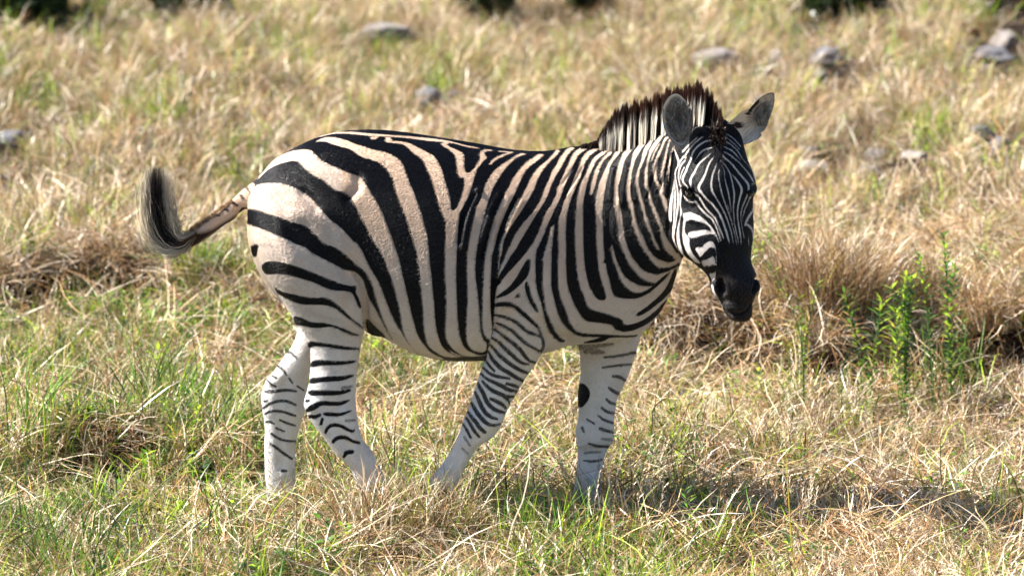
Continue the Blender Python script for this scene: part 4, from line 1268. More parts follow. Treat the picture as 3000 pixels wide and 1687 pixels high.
# ------------------------------------------------------------------ the meadow
rg = np.random.default_rng(21)
HOLLOWS = [(-1.30, .50, .30, .17, .22), (-1.7, .35, .2, .12, .10), (.22, 1.75, .22, .18, .16), (.85, .15, .35, .12, .07), (1.5, .9, .5, .2, .06), (-.35, -.9, .3, .12, .06), (-2.0, -.35, .2, .2, .03), (.1, 1.3, .5, .25, .06)]
MOUNDS = [(-1.45, .95, .55, .20, .15), (-2.0, -.1, .3, .25, .08), (.6, .75, .5, .3, .07), (1.3, -.5, .5, .25, .05), (1.05, 3.2, .55, .45, .12), (-1.5, 3.6, .9, .5, .10), (1.4, .15, .6, .3, .03), (-2.2, -1.0, .3, .3, .04)]


def ground_z(x, y):
    x, y = np.asarray(x, dtype=float), np.asarray(y, dtype=float)
    z = .018 * np.sin(x * 2.1 + .6 * y) * np.sin(y * 1.7 - x * .7) + .010 * np.sin(x * 5.3 + 1) * np.sin(y * 4.1)
    far = np.clip((y - 5) / 12, 0, 1)
    z = z + far * (.07 * np.sin(x * .8 + y * .33) + .05 * np.sin(x * 1.9 - y * .71))
    for hx, hy, sx, sy, h in HOLLOWS:
        z = z - h * np.exp(-((x - hx) / sx) ** 2 - ((y - hy) / sy) ** 2)
    for hx, hy, sx, sy, h in MOUNDS:
        z = z + h * np.exp(-((x - hx) / sx) ** 2 - ((y - hy) / sy) ** 2)
    foot = np.exp(-((x - .05) / .85) ** 4 - (y / .35) ** 4)
    z = z * (1 - foot * .8)
    e, h = bank(x, y)
    return z + h * e * e * (3 - 2 * e)


def bank_edge(x):
    wob = .16 * np.sin(x * 3.1 + .8) + .09 * np.sin(x * 7.3 + 2) + .05 * np.sin(x * 15.1)
    left = 1 / (1 + np.exp((x + .9) * 6))
    right = 1 / (1 + np.exp(-(x - .55) * 6))
    ye = 3.65 * left + 2.45 * right + 2.9 * (1 - left - right) + wob
    h = .24 * left + .27 * right + .12 * (1 - left - right)
    h = h * (.55 + .45 * np.sin(x * 2.3 + 2.6) ** 2)
    return ye, h


def bank(x, y):
    ye, h = bank_edge(x)
    return np.clip((y - ye) / .14, 0, 1), h


def axis_pts(lo, hi, fine_lo, fine_hi, fine, coarse):
    a = list(np.arange(fine_lo, fine_hi, fine))
    s, p = fine, fine_hi
    while p < hi:
        a.append(p)
        s = min(s * 1.25, coarse)
        p += s
    a.append(hi)
    s, p = fine, fine_lo
    pre = []
    while p > lo:
        s = min(s * 1.25, coarse)
        p -= s
        pre.append(p)
    return np.array(pre[::-1] + a)


gx = axis_pts(-900, 900, -6, 6, .07, 120)
gy = axis_pts(-300, 1500, -2.5, 14, .07, 120)
GX, GY = np.meshgrid(gx, gy)
Z = ground_z(GX, GY)
Vg = np.stack([GX, GY, Z], 2).reshape(-1, 3)
nx, ny = len(gx), len(gy)
ii, jj = np.meshgrid(np.arange(nx - 1), np.arange(ny - 1))
a0 = (jj * nx + ii).ravel()
Fg = np.stack([a0, a0 + 1, a0 + 1 + nx, a0 + nx], 1)
ground = link('ground', mesh_np('ground', Vg, Fg), M_SOIL)
ground['kind'] = 'structure'

PAL = {'pale': (.66, .55, .42), 'straw': (.47, .33, .175), 'tawny': (.30, .16, .070), 'brown': (.065, .032, .016), 'grey': (.36, .30, .25),
       'green': (.095, .215, .018), 'lime': (.29, .42, .022), 'deep': (.022, .065, .014), 'yellow': (.50, .42, .06), 'olive': (.16, .16, .035)}


def pick_cols(n, mix):
    ks = list(mix)
    p = np.array([mix[k] for k in ks], dtype=float)
    p /= p.sum()
    c = np.array([PAL[k] for k in ks])[rg.choice(len(ks), n, p=p)]
    return c * rg.uniform(.7, 1.3, (n, 1))


def clump(name, n, rad, hlo, hhi, lean_lo, lean_hi, droop, wlo, whi, mix, seg=4, mat=None, kink=.3, base_dark=1.0, zlift=-.005):
    """grass clump: n arching blades"""
    r = rad * np.sqrt(rg.uniform(0, 1, n))
    a = rg.uniform(0, 2 * math.pi, n)
    P0 = np.stack([r * np.cos(a), r * np.sin(a), rg.uniform(-.01, zlift, n)], 1)
    h = rg.uniform(hlo, hhi, n)
    az = a * .4 + rg.uniform(0, 2 * math.pi, n) * .6
    az = rg.uniform(0, 2 * math.pi, n)
    ln = rg.uniform(lean_lo, lean_hi, n)          # angle from the vertical
    t = np.linspace(0, 1, seg + 1)
    dr = rg.uniform(.2, 1, n) * droop
    pts = [P0]
    cur = P0.copy()
    ang = ln.copy()
    azz = az.copy()
    for j in range(seg):
        st = h / seg
        cur = cur + np.stack([np.sin(ang) * np.cos(azz) * st, np.sin(ang) * np.sin(azz) * st, np.cos(ang) * st], 1)
        cur[:, 2] = np.maximum(cur[:, 2], .002 + rg.uniform(0, .012, n))
        pts.append(cur)
        ang = np.minimum(ang + dr / seg * (j + .5), 1.9)
        azz = azz + rg.normal(0, kink, n)
    P = np.stack(pts, 1)
    wd = rg.uniform(wlo, whi, n)
    fa = rg.uniform(0, 2 * math.pi, n)
    sv = np.stack([np.cos(fa), np.sin(fa), rg.normal(0, .25, n)], 1)
    wt = np.array([.7, 1.0, .9, .65, .06]) if seg == 4 else np.concatenate([[.7], np.linspace(1, .5, seg - 1), [.06]])
    off = sv[:, None] * (wd[:, None] * wt[None] * .5)[..., None]
    Vt = np.stack([P - off, P + off], 2).reshape(-1, 3)
    base = (np.arange(n) * (seg + 1) * 2)[:, None]
    i = np.arange(seg)[None] * 2
    f = np.stack([base + i, base + i + 1, base + i + 3, base + i + 2], 2).reshape(-1, 4)
    c = pick_cols(n, mix)
    g = (base_dark + (1 - base_dark) * t)[None, :, None]
    cc = np.repeat((c[:, None] * g)[:, :, None], 2, 2).reshape(-1, 3)
    m = mesh_np(name, Vt, f, False, cc)
    m.materials.append(mat or M_STRAW)
    return m


def leaf_verts(P, d, up, L, Wd):
    """one small pointed leaf: 6 verts, 2 quads folded on the midrib"""
    d = d / (np.linalg.norm(d) + 1e-9)
    s = np.cross(d, up)
    s /= np.linalg.norm(s) + 1e-9
    u = np.cross(s, d)
    m1, tip = P + d * L * .5 + u * L * .05, P + d * L - u * L * .08
    v = [P, P + d * L * .45 + s * Wd * .5 + u * Wd * .2, tip, P + d * L * .45 - s * Wd * .5 + u * Wd * .2, m1]
    return v


def herb(name, ns, rad, hlo, hhi, L, Wd, leaves, mix, start=0.0, up=None, mat=None):
    V_, F_, c_ = [], [], []
    for _ in range(ns):
        a, r = rg.uniform(0, 2 * math.pi), rad * math.sqrt(rg.uniform(0, 1))
        b = np.array([r * math.cos(a), r * math.sin(a), -.005])
        h = rg.uniform(hlo, hhi)
        ln = np.array([rg.normal(0, .25), rg.normal(0, .25), 1.0])
        top = b + ln / np.linalg.norm(ln) * h
        col = pick_cols(1, mix)[0]
        o = len(V_)
        wv = np.array([.001, 0, 0])
        V_ += [b - wv, b + wv, top + wv * .6, top - wv * .6]
        c_ += [col] * 4
        F_.append((o, o + 1, o + 2, o + 3))
        for k in range(leaves):
            t = start + (1 - start) * (k + .7) / leaves
            P = b + (top - b) * t
            aa = k * 2.4 + rg.uniform(0, .8)
            d = np.array([math.cos(aa), math.sin(aa), rg.uniform(.1, .9) if up is None else up])
            sc = rg.uniform(.6, 1.15)
            v = leaf_verts(P, d, np.array([0, 0, 1.]), L * sc, Wd * sc)
            o = len(V_)
            V_ += v
            cl = col * rg.uniform(.8, 1.25)
            c_ += [cl] * 5
            F_ += [(o, o + 1, o + 2, o + 4), (o, o + 4, o + 2, o + 3)]
    m = mesh_np(name, V_, F_, False, np.array(c_))
    m.materials.append(mat or M_GREEN)
    return m


def scatter(name, meshes, X, Y, sc, idx=None, tilt=.15, kind_label=None, dz=0.0):
    """one ground-cover object: geometry nodes put the clumps on the points"""
    lib = bpy.data.collections.new(name + '_clumps')
    for i, m in enumerate(meshes):
        lib.objects.link(bpy.data.objects.new('%s_%02d' % (name, i), m))
    n = len(X)
    me_ = bpy.data.meshes.new(name)
    me_.vertices.add(n)
    P = np.stack([X, Y, ground_z(X, Y) + dz], 1).astype(np.float32)
    me_.vertices.foreach_set('co', P.ravel())
    rot = np.stack([rg.normal(0, tilt, n), rg.normal(0, tilt, n), rg.uniform(0, 2 * math.pi, n)], 1).astype(np.float32)
    a = me_.attributes.new('rot', 'FLOAT_VECTOR', 'POINT')
    a.data.foreach_set('vector', rot.ravel())
    a = me_.attributes.new('scl', 'FLOAT', 'POINT')
    a.data.foreach_set('value', np.asarray(sc, dtype=np.float32))
    a = me_.attributes.new('idx', 'INT', 'POINT')
    if idx is None:
        idx = rg.integers(0, len(meshes), n)
    a.data.foreach_set('value', np.asarray(idx, dtype=np.int32))
    ng = bpy.data.node_groups.new(name, 'GeometryNodeTree')
    ng.interface.new_socket('Geometry', in_out='INPUT', socket_type='NodeSocketGeometry')
    ng.interface.new_socket('Geometry', in_out='OUTPUT', socket_type='NodeSocketGeometry')
    nd, lk = ng.nodes, ng.links
    gi, go = nd.new('NodeGroupInput'), nd.new('NodeGroupOutput')
    ci = nd.new('GeometryNodeCollectionInfo')
    ci.inputs['Collection'].default_value = lib
    ci.inputs['Separate Children'].default_value = True
    ci.inputs['Reset Children'].default_value = True
    ip = nd.new('GeometryNodeInstanceOnPoints')
    ip.inputs['Pick Instance'].default_value = True

    def attr(nm, t):
        q_ = nd.new('GeometryNodeInputNamedAttribute')
        q_.data_type = t
        q_.inputs['Name'].default_value = nm
        return q_.outputs['Attribute']
    lk.new(gi.outputs[0], ip.inputs['Points'])
    lk.new(ci.outputs[0], ip.inputs['Instance'])
    lk.new(attr('idx', 'INT'), ip.inputs['Instance Index'])
    lk.new(attr('rot', 'FLOAT_VECTOR'), ip.inputs['Rotation'])
    lk.new(attr('scl', 'FLOAT'), ip.inputs['Scale'])
    lk.new(ip.outputs[0], go.inputs[0])
    o = link(name, me_)
    md = o.modifiers.new('scatter', 'NODES')
    md.node_group = ng
    o['kind'] = 'stuff'
    if kind_label:
        tag(o, kind_label[0], kind_label[1])
    return o


def region(n, y0, y1, side=.135, extra=.5):
    """random points over the strip of meadow in view between two depths"""
    Y = rg.uniform(y0, y1, n)
    hw = (Y + 14) * side + extra
    keep = rg.uniform(0, 1, n) < hw / hw.max()
    Y, hw = Y[keep], hw[keep]
    X = rg.uniform(-1, 1, len(Y)) * hw
    # the same cover goes on beyond both sides of the view
    side_w = 1.6 + np.clip(Y, 0, 40) * .10
    m_ = int(len(Y) * .55)
    j = rg.integers(0, len(Y), m_)
    X2 = np.sign(rg.uniform(-1, 1, m_)) * (hw[j] + rg.uniform(0, 1, m_) * side_w[j])
    return np.concatenate([X, X2]), np.concatenate([Y, Y[j] + rg.normal(0, .3, m_)])


def patch(x, y, s=1.0, seed=0.0):
    """smooth 0..1 pattern that sorts green and dry patches"""
    v = np.array([mnoise.noise(Vector((a * s + seed, b * s * .6, seed))) for a, b in zip(x, y)])
    return np.clip(v * 1.6 + .5, 0, 1)



def on_ground(px, py):
    """where the sight line through a pixel meets the meadow"""
    d = FWD + Vector((1, 0, 0)) * ((px - 1500.0) / FPX) + UPV * ((843.5 - py) / FPX)
    z = 0.0
    for _ in range(12):
        p = CAM + d * ((z - CAM.z) / d.z)
        z = float(ground_z(p.x, p.y))
    return CAM + d * ((z - CAM.z) / d.z)


DRY = {'pale': 2.6, 'straw': 3, 'tawny': 2.4, 'brown': 1.5, 'grey': .4, 'olive': .5, 'lime': .35}
MIXD = {'pale': 2, 'straw': 2.4, 'tawny': 1.2, 'brown': .7, 'olive': .9, 'green': .9, 'lime': .9}
GRN = {'green': 3, 'lime': 2.6, 'deep': 1.4, 'olive': .8, 'yellow': .5, 'straw': .7}
long_c = [clump('long_straw', 26, .16, .16, .42, 1.15, 1.6, .25, .0028, .0060, DRY, seg=5, kink=.22, zlift=.09) for _ in range(6)]
mat_c = [clump('straw_mat', 60, .13, .08, .24, .9, 1.5, .5, .0022, .0050, DRY, kink=.4, zlift=.04) for _ in range(5)] + \
        [clump('straw_mat', 60, .13, .06, .20, .7, 1.5, .6, .0022, .0048, MIXD, kink=.5, zlift=.03) for _ in range(3)]
low_c = [clump('dry_tuft', 40, .06, .08, .24, .1, 1.1, 1.0, .0022, .0046, DRY, kink=.35) for _ in range(5)] + \
        [clump('dry_tuft', 40, .06, .08, .22, .1, 1.0, .9, .0022, .0046, MIXD, kink=.35) for _ in range(3)]
tall_c = [clump('tall_dry', 40, .06, .18, .44, .05, .8, 1.1, .0025, .0050, {'pale': 2.4, 'straw': 3, 'tawny': 2.4, 'brown': .6, 'olive': 1, 'yellow': .5}, seg=5, kink=.2) for _ in range(5)]
grn_c = [clump('green_tuft', 30, .06, .07, .26, .05, .9, .8, .0028, .0062, GRN, mat=M_GREEN, kink=.15) for _ in range(5)]
herb_c = [herb('herb', 8, .07, .03, .11, .030, .013, 6, {'green': 3, 'lime': 1.2, 'deep': 2}) for _ in range(4)]
blade_c = [clump('green_blade', 12, .05, .16, .36, .05, .6, .5, .003, .0055, {'green': 3, 'deep': 2, 'lime': 1.5, 'olive': 1.5}, seg=5, mat=M_GREEN, kink=.08) for _ in range(5)]

BARE = [(on_ground(450, 1450), .34, .27), (on_ground(350, 1410), .24, .16), (on_ground(90, 1500), .12, .10), (on_ground(1180, 1640), .12, .08), (on_ground(2150, 1380), .25, .08),
        (on_ground(1640, 1150), .22, .2), (on_ground(2120, 1600), .16, .08), (on_ground(2700, 1400), .25, .07), (on_ground(560, 1270), .2, .08)]
ROCKS = [(on_ground(px_, py_), .0015 * w_, .6) for px_, py_, w_ in ((70, 78, 260), (560, 72, 200), (1430, 50, 140), (1730, 45, 110), (2480, 55, 200), (2960, 50, 110))]


def thin(X, Y, amount=.95, rocks=True):
    k = np.ones(len(X))
    for c, sx, sy in BARE:
        k = np.minimum(k, 1 - amount * np.exp(-(((X - c.x) / sx) ** 2 + ((Y - c.y) / sy) ** 2) ** 2))
    # the dark earth face of the low bank
    ye, h = bank_edge(X)
    d = Y - ye
    k = np.where((d > -.22) & (d < .15), k * np.clip(1 - h * 5.5 * amount, .03, 1), k)
    # uneven ground cover everywhere
    k = k * (.22 + .78 * patch(X, Y, 3.0, 17.0) ** .8) * (.5 + .5 * patch(X, Y, 8.0, 57.0))
    if rocks:
        for c, rx_, ry_ in ROCKS:
            k = np.where((np.abs(X - c.x) < rx_ * 1.15) & (Y > c.y - .9) & (Y < c.y + ry_ * 2), k * .06, k)
    m = rg.uniform(0, 1, len(X)) < k
    return X[m], Y[m]


def lowleft(x, y):
    """the foreground and left side are greener in the photo"""
    return np.clip(.60 - (x + .2) * .32 - np.clip(y, -2, 2) * .16, .12, 1.3)


# ------------------------------------------------------------------ stones and clods in the meadow
def stone(name, px, py, wpx, hpx, mat, label, cat='rock', group='stones lying in the meadow', seed=0, flat=.8):
    """a stone whose foot stands on the ground at pixel row py + hpx/2"""
    foot = on_ground(px, py + hpx * .5)
    s = MM * (foot.y + 14) / 14
    rx, rz, ry = wpx * s * .45, hpx * s * .60, wpx * s * .45 * flat
    bm = bmesh.new()
    bmesh.ops.create_icosphere(bm, subdivisions=4, radius=1)
    rs = random.Random(seed)
    planes = [(Vector((rs.gauss(0, 1), rs.gauss(0, 1), rs.gauss(0, .8))).normalized(), rs.uniform(.62, .92)) for _ in range(11)]
    for v in bm.verts:
        p = v.co.copy()
        for n_, d_ in planes:
            e = p.dot(n_) - d_
            if e > 0:
                p -= n_ * e * .92
        p += p.normalized() * (mnoise.noise(p * 2.3 + Vector((seed, 0, 0))) * .15 + mnoise.noise(p * 6 + Vector((0, seed, 0))) * .07)
        v.co = Vector((p.x * rx, p.y * ry, p.z * rz))
    me_ = bpy.data.meshes.new(name)
    bm.to_mesh(me_)
    bm.free()
    me_.polygons.foreach_set('use_smooth', np.ones(len(me_.polygons), dtype=bool))
    o = link(name, me_, mat)
    o.location = foot + Vector((0, ry * .5, rz * .5))
    ROCKS.append((foot, rx, ry))
    o.rotation_euler = (0, 0, rs.uniform(-.4, .4))
    tag(o, label, cat, group)
    return o


stone('meadow_rock', 1130, 95, 190, 62, M_ROCK2, 'wide flat pale rock in the blurred grass left of centre near the top edge', seed=1)
stone('meadow_rock', 1255, 285, 100, 66, M_ROCK, 'pale grey rounded rock in the grass above the zebra back', seed=2)
stone('meadow_rock', 1330, 283, 60, 40, M_ROCK, 'small grey stone touching the right side of the rock above the zebra back', seed=3)
stone('meadow_rock', 2095, 170, 170, 62, M_ROCK2, 'long pale pinkish rock in the grass above the zebra right ear', seed=4)
stone('meadow_rock', 2275, 165, 58, 60, M_ROCK2, 'narrow upright pale stone between the long pink rock and the dark-sided boulder', seed=5)
stone('meadow_rock', 2245, 205, 70, 32, M_ROCK2, 'low buried pinkish stone just below the narrow upright stone', seed=6)
stone('meadow_rock', 2425, 165, 128, 60, M_ROCK, 'grey boulder with a dark right end standing clear in the upper right grass', seed=7)
stone('meadow_rock', 2405, 215, 56, 30, M_ROCK2, 'small pale stone at the foot of the dark-ended grey boulder', seed=8)
stone('meadow_rock', 2845, 115, 85, 78, M_CLOD, 'dark brown craggy rock, tallest of the group near the top right corner', seed=9)
stone('meadow_rock', 2812, 155, 46, 52, M_ROCK, 'bluish grey stone leaning at the left foot of the dark craggy rock', seed=10)
stone('meadow_rock', 2945, 115, 100, 56, M_ROCK2, 'rounded pale rock at the right frame edge beside the dark craggy rock', seed=11)
stone('meadow_rock', 2915, 158, 150, 48, M_ROCK, 'wide grey slab below the rounded pale rock at the right edge', seed=12)
stone('meadow_rock', 2890, 205, 70, 40, M_ROCK2, 'small buff stone below the wide grey slab at the right edge', seed=13)
stone('meadow_rock', 2880, 395, 96, 76, M_ROCK, 'grey boulder with black patches at the right, level with the zebra ears', seed=14)
stone('meadow_rock', 2935, 425, 70, 60, M_ROCK, 'dark grey stone against the right side of the black-patched boulder', seed=15)
stone('meadow_rock', 2570, 455, 96, 50, M_ROCK, 'dark slate-coloured rock in the grass right of the zebra forehead', seed=16)
stone('meadow_rock', 2545, 500, 90, 38, M_ROCK2, 'pale slab in the grass in front of the dark slate-coloured rock', seed=17)
stone('meadow_rock', 2372, 445, 80, 44, M_ROCK, 'dark small rock nearest to the zebra forehead', seed=18)
stone('meadow_rock', 2375, 490, 150, 50, M_ROCK2, 'broken whitish slab below the small dark rock nearest the zebra head', seed=19)
stone('meadow_rock', 2690, 455, 110, 36, M_ROCK2, 'low pinkish rock half sunk between the slate rock and the patched boulder', seed=20)
stone('meadow_rock', 1790, 215, 80, 44, M_ROCK2, 'pale low stone in the grass above the zebra mane', seed=21)
stone('meadow_rock', 35, 400, 120, 60, M_ROCK, 'dark bluish rock at the left frame edge', seed=22)
stone('meadow_rock', 2915, 728, 60, 40, M_ROCK, 'small grey stone in the grass at the right edge, level with the zebra muzzle', seed=23)
stone('earth_clod', 118, 492, 76, 56, M_CLOD, 'reddish brown clod of dry earth in the grass left of the tail', 'clod', 'clods of dry earth', seed=31)
stone('earth_clod', 2, 530, 46, 56, M_CLOD, 'dark brown clod cut by the left frame edge', 'clod', 'clods of dry earth', seed=32)


X, Y = thin(*region(6500, -1.9, 4.8))
scatter('straw_litter', mat_c, X, Y, rg.uniform(.7, 1.3, len(X)), tilt=.2, kind_label=('matted dry straw covering the ground around the zebra', 'straw'))
X, Y = thin(*region(4300, -1.9, 4.8), .9)
scatter('fallen_grass', long_c, X, Y, rg.uniform(.7, 1.25, len(X)), tilt=.22, kind_label=('long fallen grass stems criss-crossing on the straw', 'grass'))
X, Y = thin(*region(7000, -1.9, 4.8))
g = patch(X, Y, 1.0, 3.0)
k = rg.uniform(0, 1, len(X)) < (.25 + .75 * g)
X, Y = X[k], Y[k]
feet = np.exp(-((X + .1) / 1.1) ** 4 - ((Y + .25) / .3) ** 4)
scatter('dry_grass', low_c, X, Y, rg.uniform(.6, 1.3, len(X)) * (1 + .25 * feet), tilt=.25, kind_label=('short dry grass growing around the zebra', 'grass'))
X, Y = thin(*region(10500, -1.9, 4.8), .7)
g = patch(X, Y, 1.3, 11.0) ** 1.2 * lowleft(X, Y) * 1.9
k = rg.uniform(0, 1, len(X)) < g
X, Y = X[k], Y[k]
scatter('green_grass', grn_c, X, Y, rg.uniform(.5, 1.25, len(X)), kind_label=('fresh green grass blades growing through the straw', 'grass'))
X, Y = thin(*region(5000, -1.9, 4.2))
g = patch(X, Y, 1.8, 31.0) ** 1.5 * lowleft(X, Y) * 2.2
k = rg.uniform(0, 1, len(X)) < g
X, Y = X[k], Y[k]
scatter('ground_herbs', herb_c, X, Y, rg.uniform(.6, 1.4, len(X)), dz=.03, kind_label=('small leafy green herbs low among the grass', 'herbs'))
X, Y = thin(*region(3300, -1.9, 4.0), .6)
g = patch(X, Y, 1.4, 41.0) * lowleft(X, Y) * 1.3
k = rg.uniform(0, 1, len(X)) < g
X, Y = X[k], Y[k]
scatter('green_blades', blade_c, X, Y, rg.uniform(.55, 1.1, len(X)), tilt=.15, kind_label=('tall thin green grass blades standing out of the straw', 'grass'))
# grass hanging over the edge of the bank
X = rg.uniform(-4.2, 4.2, 1300)
ye_, h_ = bank_edge(X)
k = rg.uniform(0, 1, 1300) < h_ * 3.2
X, Y = X[k], (ye_ + rg.uniform(.02, .22, 1300))[k]
hang_c = [clump('hanging_grass', 26, .06, .12, .30, .3, 1.3, 1.6, .0025, .005, {'straw': 2, 'tawny': 3, 'brown': 3, 'pale': 1.2, 'grey': 1, 'olive': .6}, seg=5, kink=.25) for _ in range(4)]
scatter('bank_grass', hang_c, X, Y, rg.uniform(.7, 1.2, len(X)), tilt=.3, kind_label=('brown grass hanging over the edge of the low earth bank', 'grass'))
seed_c = [herb('seed_grass', 5, .06, .16, .36, .022, .0035, 16, {'pale': 3, 'straw': 2, 'tawny': 2}, start=.62, up=2.2, mat=M_STRAW) for _ in range(4)]
X, Y = thin(*region(1500, -1.9, 5.5), .6)
scatter('seeding_grass', seed_c, X, Y, rg.uniform(.6, 1.15, len(X)), tilt=.25, kind_label=('thin grass stems with pale feathery seed heads', 'grass'))
# middle distance
X, Y = thin(*region(12000, 4.6, 16, .135, 1.0), .3)
scatter('middle_straw', mat_c + low_c, X, Y, rg.uniform(.85, 1.45, len(X)), tilt=.3, kind_label=('dry grass of the meadow behind the zebra', 'grass'))
X, Y = thin(*region(7500, 4.0, 16, .135, 1.0), .3)
g = patch(X, Y, .8, 5.0)
gr = rg.uniform(0, 1, len(X)) < .16 + .6 * g ** 2.5
idx = np.where(gr, rg.integers(7, 12, len(X)), rg.integers(0, 7, len(X)))
scatter('middle_tall_grass', tall_c + long_c[:2] + grn_c, X, Y, rg.uniform(.5, 1.1, len(X)) * np.where(gr, 1.2, .9), idx=idx, tilt=.25, kind_label=('taller tawny grass standing behind the zebra', 'grass'))
# far
X, Y = thin(*region(23000, 16, 50, .135, 2.0), .1)
scatter('far_straw', mat_c + low_c, X, Y, rg.uniform(1.1, 1.7, len(X)), tilt=.35, kind_label=('blurred dry grass far behind the zebra', 'grass'))
X, Y = thin(*region(14000, 15, 50, .135, 2.0), .1)
g = patch(X, Y, .45, 9.0)
gr = rg.uniform(0, 1, len(X)) < .12 + .6 * g ** 2.5
idx = np.where(gr, rg.integers(7, 12, len(X)), rg.integers(0, 7, len(X)))
scatter('far_tall_grass', tall_c + long_c[:2] + grn_c, X, Y, rg.uniform(.5, 1.15, len(X)) * np.where(gr, 1.5, 1.0), idx=idx, tilt=.3, kind_label=('blurred tall grass far behind the zebra', 'grass'))


# ------------------------------------------------------------------ tussocks, weeds, single stalks
def tussock(name, px, py, wpx, n, hlo, hhi, mix, lean, label, droop=1.1, mat=None, wlo=.0024, whi=.005, group='tussocks of taller grass', cat='tussock'):
    p = on_ground(px, py)
    s = MM * (p.y + 14) / 14
    m = clump(name, n, wpx * s / 2, hlo, hhi, .02, lean, droop, wlo, whi, mix, seg=6, kink=.12, mat=mat)
    o = link(name, m)
    o.location = p
    tag(o, label, cat, group)
    return o


HOOFG = {'pale': 3, 'straw': 3, 'tawny': 2, 'olive': 1, 'lime': .6}
tussock('grass_tussock', 1120, 1612, 190, 430, .22, .36, HOOFG, .7, 'upright straw tuft hiding the near hind hoof', .7)
tussock('grass_tussock', 1285, 1612, 210, 430, .21, .35, HOOFG, .7, 'upright straw tuft hiding the near front hoof', .7)
TAW = {'tawny': 4, 'straw': 2.6, 'brown': 1.8, 'pale': 1.6, 'olive': .6, 'yellow': .4}
tussock('grass_tussock', 2420, 945, 330, 2600, .24, .44, TAW, .5, 'big tawny brown tussock right of the zebra muzzle, behind the green weeds', .6)
tussock('grass_tussock', 2680, 935, 220, 1300, .18, .36, TAW, .5, 'russet tussock behind the tallest green weeds at the right', .6)
tussock('grass_tussock', 2890, 950, 200, 900, .14, .32, TAW, .9, 'low brown tussock at the right edge beyond the weeds')
tussock('grass_tussock', 90, 880, 380, 1500, .16, .32, TAW, 1.3, 'flattened brown tussock at the left edge above the dark hollow')
tussock('grass_tussock', 270, 1362, 330, 520, .12, .28, {'tawny': 3, 'straw': 2.5, 'pale': 2, 'brown': 1.5, 'grey': 1}, 1.0, 'bleached tussock combed over the dark hollow at the lower left')
RUSH = {'green': 3, 'deep': 2.2, 'olive': 1, 'straw': .7, 'lime': .6}
tussock('rush_tuft', 470, 1300, 150, 80, .30, .62, RUSH, .5, 'tall dark green rush tuft left of the hind legs', .5, M_GREEN, .004, .0068, 'green rush tufts', 'rush')
tussock('rush_tuft', 100, 1340, 200, 60, .26, .55, RUSH, .6, 'green rush tuft leaning right near the left edge', .5, M_GREEN, .004, .0068, 'green rush tufts', 'rush')
tussock('rush_tuft', 1180, 1215, 160, 70, .16, .34, RUSH, .5, 'bright green rush tuft between the hind legs and the near foreleg', .5, M_GREEN, .0035, .006, 'green rush tufts', 'rush')
tussock('rush_tuft', 170, 1700, 240, 80, .20, .40, RUSH, .5, 'green rush tuft in the lower left corner', .5, M_GREEN, .004, .0066, 'green rush tufts', 'rush')
tussock('rush_tuft', 2730, 1190, 320, 110, .18, .40, RUSH, .5, 'green blades standing around the foot of the weeds at the right', .5, M_GREEN, .0035, .006, 'green rush tufts', 'rush')
tussock('rush_tuft', 640, 1010, 200, 50, .18, .38, RUSH, .5, 'sparse green blades behind the raised far hind leg', .5, M_GREEN, .0035, .006, 'green rush tufts', 'rush')
tussock('grass_tussock', 2620, 1760, 460, 500, .14, .28, {'pale': 3, 'straw': 3, 'tawny': 2, 'grey': 1}, .8, 'pale feathery dry tussock at the lower right edge of the photo')
tussock('grass_tussock', 1200, 1610, 520, 700, .13, .25, {'pale': 3, 'straw': 3, 'tawny': 2, 'olive': 1}, .9, 'straw tussock standing in front of the near hooves')
tussock('grass_tussock', 1720, 1585, 260, 300, .09, .19, {'pale': 3, 'straw': 3, 'tawny': 2, 'olive': 1}, .9, 'short straw tussock around the far front hoof')
tussock('grass_tussock', 850, 1580, 260, 300, .10, .21, {'pale': 2, 'straw': 3, 'tawny': 2, 'olive': 1, 'lime': 1}, .8, 'mixed green and straw tussock around the far hind hoof')


def stalk_mesh(name, pts, wid, col, mat, seg=5):
    """thin round stalk through the points"""
    P = chaikin(np.array([list(p) for p in pts], dtype=float), False, 2)
    n = len(P)
    V_, F_ = [], []
    for i in range(n):
        d = P[min(i + 1, n - 1)] - P[max(i - 1, 0)]
        d /= np.linalg.norm(d) + 1e-9
        a = np.cross(d, [0, 1, .2])
        a /= np.linalg.norm(a) + 1e-9
        b_ = np.cross(d, a)
        w_ = wid * .5 * (1 - .7 * i / (n - 1))
        for j in range(seg):
            t = 2 * math.pi * j / seg
            V_.append(P[i] + (a * math.cos(t) + b_ * math.sin(t)) * w_)
    for i in range(n - 1):
        for j in range(seg):
            F_.append((i * seg + j, i * seg + (j + 1) % seg, (i + 1) * seg + (j + 1) % seg, (i + 1) * seg + j))
    m = mesh_np(name, V_, F_, True, np.tile(np.array(col), (len(V_), 1)))
    m.materials.append(mat)
    return m, P


